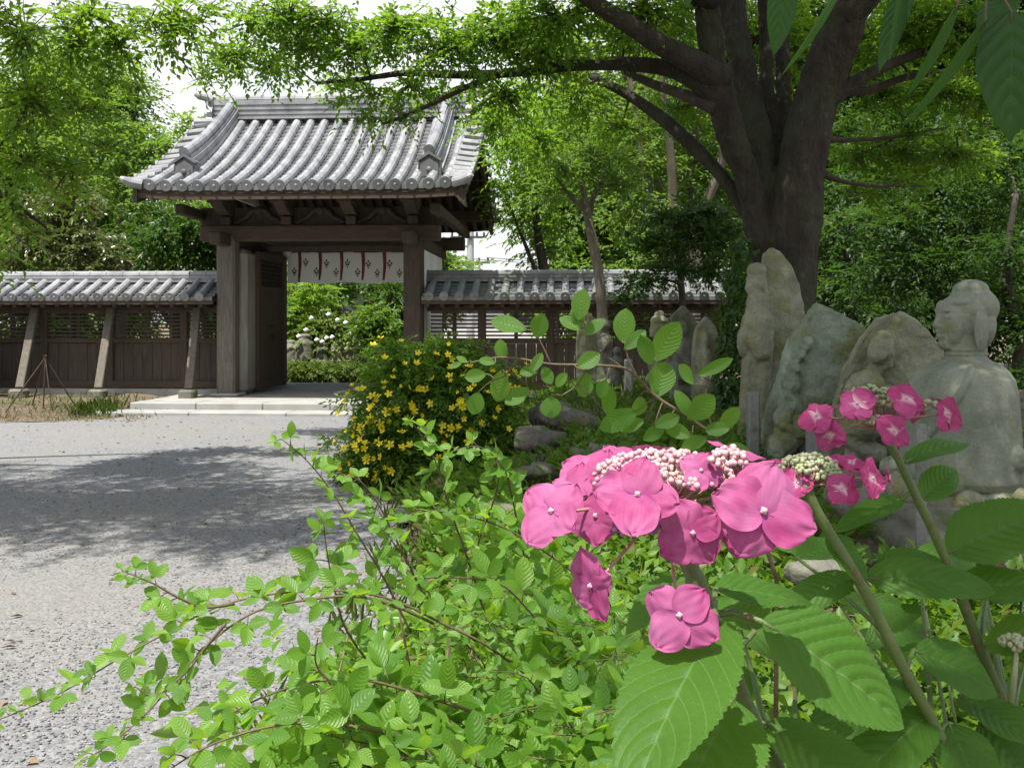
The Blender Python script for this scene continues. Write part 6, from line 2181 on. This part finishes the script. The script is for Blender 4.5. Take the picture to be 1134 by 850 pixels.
def head(name_label, node, florets, mat, D0, bud_sets, seed):
    """node: px of the top of the stem; florets: (px,py,depth,R px,normal,roll[,npet,cup])"""
    mb = MB()
    nd = P(*node, D0)
    for fl_ in florets:
        c = P(fl_[0], fl_[1], fl_[2])
        nv = Vector(fl_[4]).normalized()
        b = c - nv * .004
        m_ = nd.lerp(b, .55) - nv * .004 + Vector((0, 0, .004))
        mb.tube([nd, nd.lerp(m_, .5), m_, b], [.0016, .0014, .0011, .001], 6)
    for k in range(26):
        rr2 = random.Random(seed * 50 + k)
        c, rad = bud_sets[0][0], bud_sets[0][1]
        e = Vector(c) + Vector((rr2.uniform(-.8, .8) * rad[0], rr2.uniform(-.8, .8) * rad[1], rr2.uniform(0, .5) * rad[2]))
        mb.tube([nd, nd.lerp(e, .6) + Vector((0, 0, -.003)), e], [.0016, .0011, .0007], 5)
    hd_ = mb.build('flower_head', M['pedicel'], hy, smooth=True)
    eyes = MB()
    for i, fl_ in enumerate(florets):
        c = P(fl_[0], fl_[1], fl_[2])
        npet = fl_[6] if len(fl_) > 6 else 4
        cup = fl_[7] if len(fl_) > 7 else .03
        o, e = floret(hd_, c, fl_[4], fl_[3] * .92 * fl_[2] / F, fl_[5], mat, seed * 100 + i, npet, cup)
        eo = e.build('floret_eye', M['bud'], None, smooth=True)
        eo.parent = hd_
    for j, (c, rad, n, r, m_) in enumerate(bud_sets):
        o = bud_cloud(MB(), c, rad, n, r, seed * 10 + j).build('bud_cluster', m_, None, smooth=True)
        o.parent = hd_
    return hd_
# main head
f1 = [
    (845, 566, .565, 55, (.10, -.90, .40), 22), (706, 548, .575, 46, (-.10, -.80, .58), 8), (611, 566, .585, 44, (-.42, -.75, .45), 28),
    (767, 590, .58, 41, (.0, -.95, .18), 52), (660, 571, .60, 38, (-.45, -.75, .30), 80), (655, 648, .575, 42, (-.72, -.55, -.10), 60), (752, 681, .565, 45, (-.05, -.93, .30), 40),
    (648, 522, .66, 36, (-.35, -.55, .72), 20), (676, 505, .70, 26, (-.3, -.35, .85), 40), (776, 521, .60, 30, (.10, -.90, .38), 35), (810, 496, .68, 34, (.2, -.05, .95), 10), (853, 540, .62, 40, (.35, -.62, .70), 60),
    (630, 540, .63, 34, (-.62, -.45, .62), 5), (800, 520, .70, 30, (.2, .3, .9), 20), (720, 498, .73, 26, (-.1, .45, .85), 0), (815, 590, .64, 30, (.5, -.7, .3), 20)]
n1 = P(735, 524, .635)
head('main', (738, 562), f1, M['petal'], .64, [
    (n1 + Vector((0, 0, -.002)), (.046, .045, .017), 760, .0018, M['bud']), (P(806, 512, .60), (.012, .012, .010), 80, .0018, M['bud']), (P(706, 590, .60), (.020, .012, .012), 44, .0019, M['bud_mauve']), (P(678, 540, .6), (.012, .012, .008), 34, .0018, M['bud'])], 4)
f2 = [(932, 540, .93, 20, (.0, -.92, .38), 40), (884, 535, .95, 21, (-.1, -.85, .5), 10), (966, 529, .93, 22, (.55, -.75, .3), 20), (943, 512, .99, 19, (.1, -.5, .8), 30), (926, 511, 1.0, 16, (-.1, -.4, .85), 10), (862, 520, .98, 18, (-.4, -.6, .6), 40), (842, 522, 1.0, 16, (-.4, -.4, .8), 0), (985, 528, .96, 12, (.8, -.4, .2), 0)]
head('second', (893, 538), f2, M['petal2'], .96, [(P(896, 518, .97), (.030, .030, .014), 190, .0023, M['bud_green']), (P(918, 530, .95), (.014, .012, .010), 60, .0022, M['bud_green'])], 6)
f3 = [(904, 460, 1.02, 22, (-.5, -.7, .35), 60), (919, 481, 1.02, 20, (-.45, -.75, -.1), 30), (949, 447, 1.02, 23, (-.2, -.85, .4), 45), (1003, 441, 1.02, 24, (.1, -.85, .5), 20), (990, 477, 1.0, 20, (.05, -.95, .15), 45), (1049, 458, 1.03, 23, (.45, -.8, .2), 35), (1016, 459, 1.05, 13, (.3, -.6, -.4), 0), (937, 446, 1.09, 14, (-.4, .1, .8), 0), (1040, 444, 1.08, 14, (.3, .0, .9), 20)]
head('third', (976, 474), f3, M['petal2'], 1.05, [(P(968, 447, 1.06), (.034, .034, .020), 230, .0023, M['bud_green']), (P(968, 468, 1.03), (.030, .014, .008), 80, .0021, M['bud_green']), (P(1030, 452, 1.05), (.012, .012, .008), 20, .0027, M['bud_green'])], 8)
# late small bud cluster low at the right edge
mb = bud_cloud(MB(), P(1126, 716, 1.0), (.018, .018, .012), 70, .0028, 99)
mb.tube([P(1126, 716, 1.0), P(1124, 745, 1.0), P(1116, 800, 1.02)], [.002, .003, .004], 6)
mb.build('bud_cluster', M['bud_green'], hy, smooth=True)

hyp = lambda T, S: (np.clip(T, 0, 1) ** .62) * (np.clip(1 - T, 0, 1) ** .78) * 2.05 * (1 + .085 * (np.abs(S) ** 6) * ((T * 29) % 1.0 - .4))
def quilt(T, S, x, y, z, it):
    ph = (T - .30 * np.abs(S) ** 1.25) * 9.0
    z = z + it['W'] * .017 * np.abs(np.cos(np.pi * ph)) * (1 - np.abs(S) ** 4) * np.minimum(1, T * 6) * np.minimum(1, (1 - T) * 5)
    return x, y, z
def hleaf(bx, by, tx_, ty, wpx, d, d2=None, up=(0, -.6, .8), stem=None, fold=.16, curl=.18, wave=.03):
    """one leaf: base and tip in pixels, width px, own distances"""
    d2 = d if d2 is None else d2
    a, b = P(bx, by, d), P(tx_, ty, d2)
    L_ = (b - a).length
    it = dict(pos=a, dir=b - a, up=Vector(up) + Vector((rf.gauss(0, .08), rf.gauss(0, .05), rf.gauss(0, .05))), L=L_ * 1.04, W=wpx * 1.12 * (d + d2) / 2 / F, fold=fold, curl=curl, wave=wave, wf=rf.uniform(7, 11), ph=rf.uniform(0, 6))
    v, f, uv = grid_leaves([it], 97, 15, hyp, quilt)
    o = link('leaf', np_mesh('leaf', v, f, None, uv, True), HL, hy)
    if stem is not None:
        s_ = min(stem, key=lambda p: (p - a).length + .5 * max(0, p.z - a.z))
        mb = MB()
        dv = (b - a).normalized()
        mb.tube([s_, s_.lerp(a, .5) + Vector((0, 0, .004)), a, a + dv * L_ * .12], [.0028, .0024, .0021, .001], 7)
        q = mb.build('petiole', M['stem_green'], None, smooth=True)
        q.parent = o
    return o
hl = [
    (843, 688, 1012, 788, 128, .62, .60, (.25, -.62, .72), p1), (796, 690, 694, 838, 140, .60, .48, (-.35, -.50, .80), p1), (812, 772, 742, 905, 150, .64, .56, (-.1, -.6, .8), p1),
    (850, 800, 1000, 905, 120, .66, .60, (.3, -.5, .8), p1), (792, 652, 905, 655, 62, .74, .76, (.1, -.45, .9), p1), (835, 700, 800, 640, 74, .70, .80, (-.1, -.6, .8), p1), (760, 640, 690, 690, 56, .75, .74, (-.3, -.4, .85), p1),
    (790, 745, 690, 770, 90, .74, .70, (-.2, -.35, .9), p1), (820, 790, 760, 700, 84, .78, .86, (-.1, -.4, .9), p1),
    (958, 640, 1100, 638, 66, 1.0, .98, (.1, -.62, .78), p2), (945, 640, 868, 668, 50, .98, .98, (-.1, -.55, .85), p2), (1012, 720, 1112, 758, 72, .97, .96, (.2, -.6, .8), p2), (1000, 745, 905, 800, 84, .98, .90, (-.2, -.5, .85), p2),
    (1030, 790, 940, 860, 84, .96, .88, (-.2, -.5, .85), p2), (1050, 800, 1100, 900, 84, .96, .90, (.2, -.5, .85), p2), (915, 590, 962, 640, 44, .97, .94, (.1, -.5, .85), p2), (905, 575, 850, 600, 40, .99, .99, (-.2, -.4, .9), p2),
    (1000, 552, 932, 572, 36, 1.05, 1.0, (-.1, -.5, .85), p3), (1002, 512, 1076, 474, 36, 1.06, 1.12, (.0, -.5, .85), p3), (1020, 552, 1062, 512, 42, 1.06, 1.10, (.2, -.6, .75), p3), (1050, 612, 1160, 556, 88, 1.06, 1.06, (.1, -.6, .75), p3),
    (1060, 650, 1150, 640, 64, 1.06, 1.02, (.1, -.55, .8), p3), (1090, 715, 1168, 690, 66, 1.04, 1.0, (.1, -.5, .85), p3), (1062, 770, 1150, 812, 74, 1.02, .95, (.2, -.5, .85), p3), (1085, 800, 1160, 880, 80, 1.0, .94, (.2, -.5, .85), p3), (1055, 640, 985, 610, 50, 1.07, 1.06, (-.2, -.5, .85), p3),
]
for a in hl:
    hleaf(a[0], a[1], a[2], a[3], a[4], a[5], a[6], a[7], a[8])
# lower inner leaves
for k in range(38):
    px, py = rs.uniform(880, 1150), rs.uniform(600, 870)
    if k >= 26:
        px, py = rs.uniform(740, 900), rs.uniform(690, 880)
    d = rs.uniform(1.12, 1.55) if k < 26 else rs.uniform(.82, 1.15)
    a = rs.uniform(0, 6.283)
    ln = rs.uniform(70, 115) / d
    hleaf(px, py, px + math.cos(a) * ln, py + math.sin(a) * ln * .6, ln * .58, d, d + rs.uniform(-.05, .05), (rs.gauss(0, .25), -.5, .85), (p2 if px < 1040 else p3) if k < 26 else p1)

# ------------------------------------------------------------------ broad leaves hanging in at the top right, and unseen twigs added for shade
OL = leafmat('hanging_leaf', (.012, .042, .012), (.025, .068, .016), (.07, .22, .02), .42, .38, veins=True, vein_col=(.05, .11, .03), vein_n=7.0)
ob = thing('tree_branch', 'near tree branch with big pointed drooping leaves at the top right corner', 'branch', (.62, .9, 1.72))
mb = MB()
def br(rows, r0, r1):
    q = [Vector(a[:3]) for a in smooth_path([(*p, 0) for p in rows], 4)]
    mb.tube(q, [r0 + (r1 - r0) * i / (len(q) - 1) for i in range(len(q))], 7)
    return q
B1 = br([(1.5, .95, 2.35), (1.0, .92, 2.05), (.72, .9, 1.80), P(1125, -40, .88), P(1065, -42, .86), P(1010, -50, .86), P(930, -55, .86), P(860, -50, .86)], .007, .002)
B2_shade = br([(1.2, .93, 2.17), (.9, .7, 2.2), (.6, .5, 2.22), (.38, .42, 2.2), (.2, .38, 2.16)], .007, .002)  # unseen twig above the frame, added to shade the right hydrangea leaves
B3_shade = br([(1.0, .92, 2.05), (.7, .85, 2.12), (.42, .70, 2.15), (.16, .62, 2.12)], .006, .002)  # second unseen twig, added for the same shade
mb.build('twig', M['stem'], ob, smooth=True)
olp = lambda T, S: (np.clip(T, 0, 1) ** .60) * (np.clip(1 - T, 0, 1) ** .95) * 2.25
def oleaf(a, b, w_, up, fold=.2, curl=.1, branch=B1):
    it = dict(pos=a, dir=b - a, up=Vector(up), L=(b - a).length * 1.02, W=w_, fold=fold, curl=curl, wave=rf.uniform(-.03, .03), wf=6, ph=rf.uniform(0, 6))
    v, f, uv = grid_leaves([it], 24, 9, olp)
    o = link('leaf', np_mesh('leaf', v, f, None, uv, True), OL, ob)
    s_ = min(branch, key=lambda p: (p - a).length)
    m2 = MB()
    m2.tube([s_, s_.lerp(a, .5) + Vector((0, 0, .003)), a, a + (b - a) * .1], [.0016, .0013, .0012, .0006], 5)
    q = m2.build('petiole', M['stem'], None, smooth=True)
    q.parent = o
for bx, by, tx_, ty, wpx, d, up in ((868, -28, 861, 58, 44, .86, (.2, -.85, .3)), (935, -25, 877, 86, 24, .86, (.8, -.35, .3)), (1008, -20, 972, 74, 34, .86, (-.5, -.8, .2)), (1000, -22, 992, 66, 30, .85, (.6, -.7, .2)),
                                    (1092, 22, 1012, 142, 26, .87, (.75, -.5, .4)), (1060, 6, 1014, 106, 24, .86, (.6, -.6, .3)), (1120, 12, 1122, 152, 96, .86, (-.2, -.92, .15)), (1122, -6, 1083, 40, 50, .88, (.1, -.5, .85)), (1040, -12, 1088, 14, 40, .90, (.0, -.4, .9)), (1150, 20, 1150, 110, 60, .92, (-.3, -.9, .2)), (765, -40, 762, 8, 20, .86, (.1, -.9, .2))):
    oleaf(P(bx, by, d), P(tx_, ty, d), wpx * d / F, up)
for B, n_ in ((B2_shade, 60), (B3_shade, 62)):  # dense leaves out of view, put on these twigs for their shadow
    for k in range(n_):
        s_ = B[int((k / n_) * (len(B) - 1))]
        a = s_ + Vector((rs.gauss(0, .03), rs.gauss(0, .06), rs.gauss(0, .02)))
        b = a + Vector((rs.gauss(0, .07), rs.gauss(0, .09), -.02 + rs.gauss(0, .03))).normalized() * rs.uniform(.08, .12)
        oleaf(a, b, rs.uniform(.045, .065), (rs.gauss(0, .2), rs.gauss(0, .2), 1), branch=B)
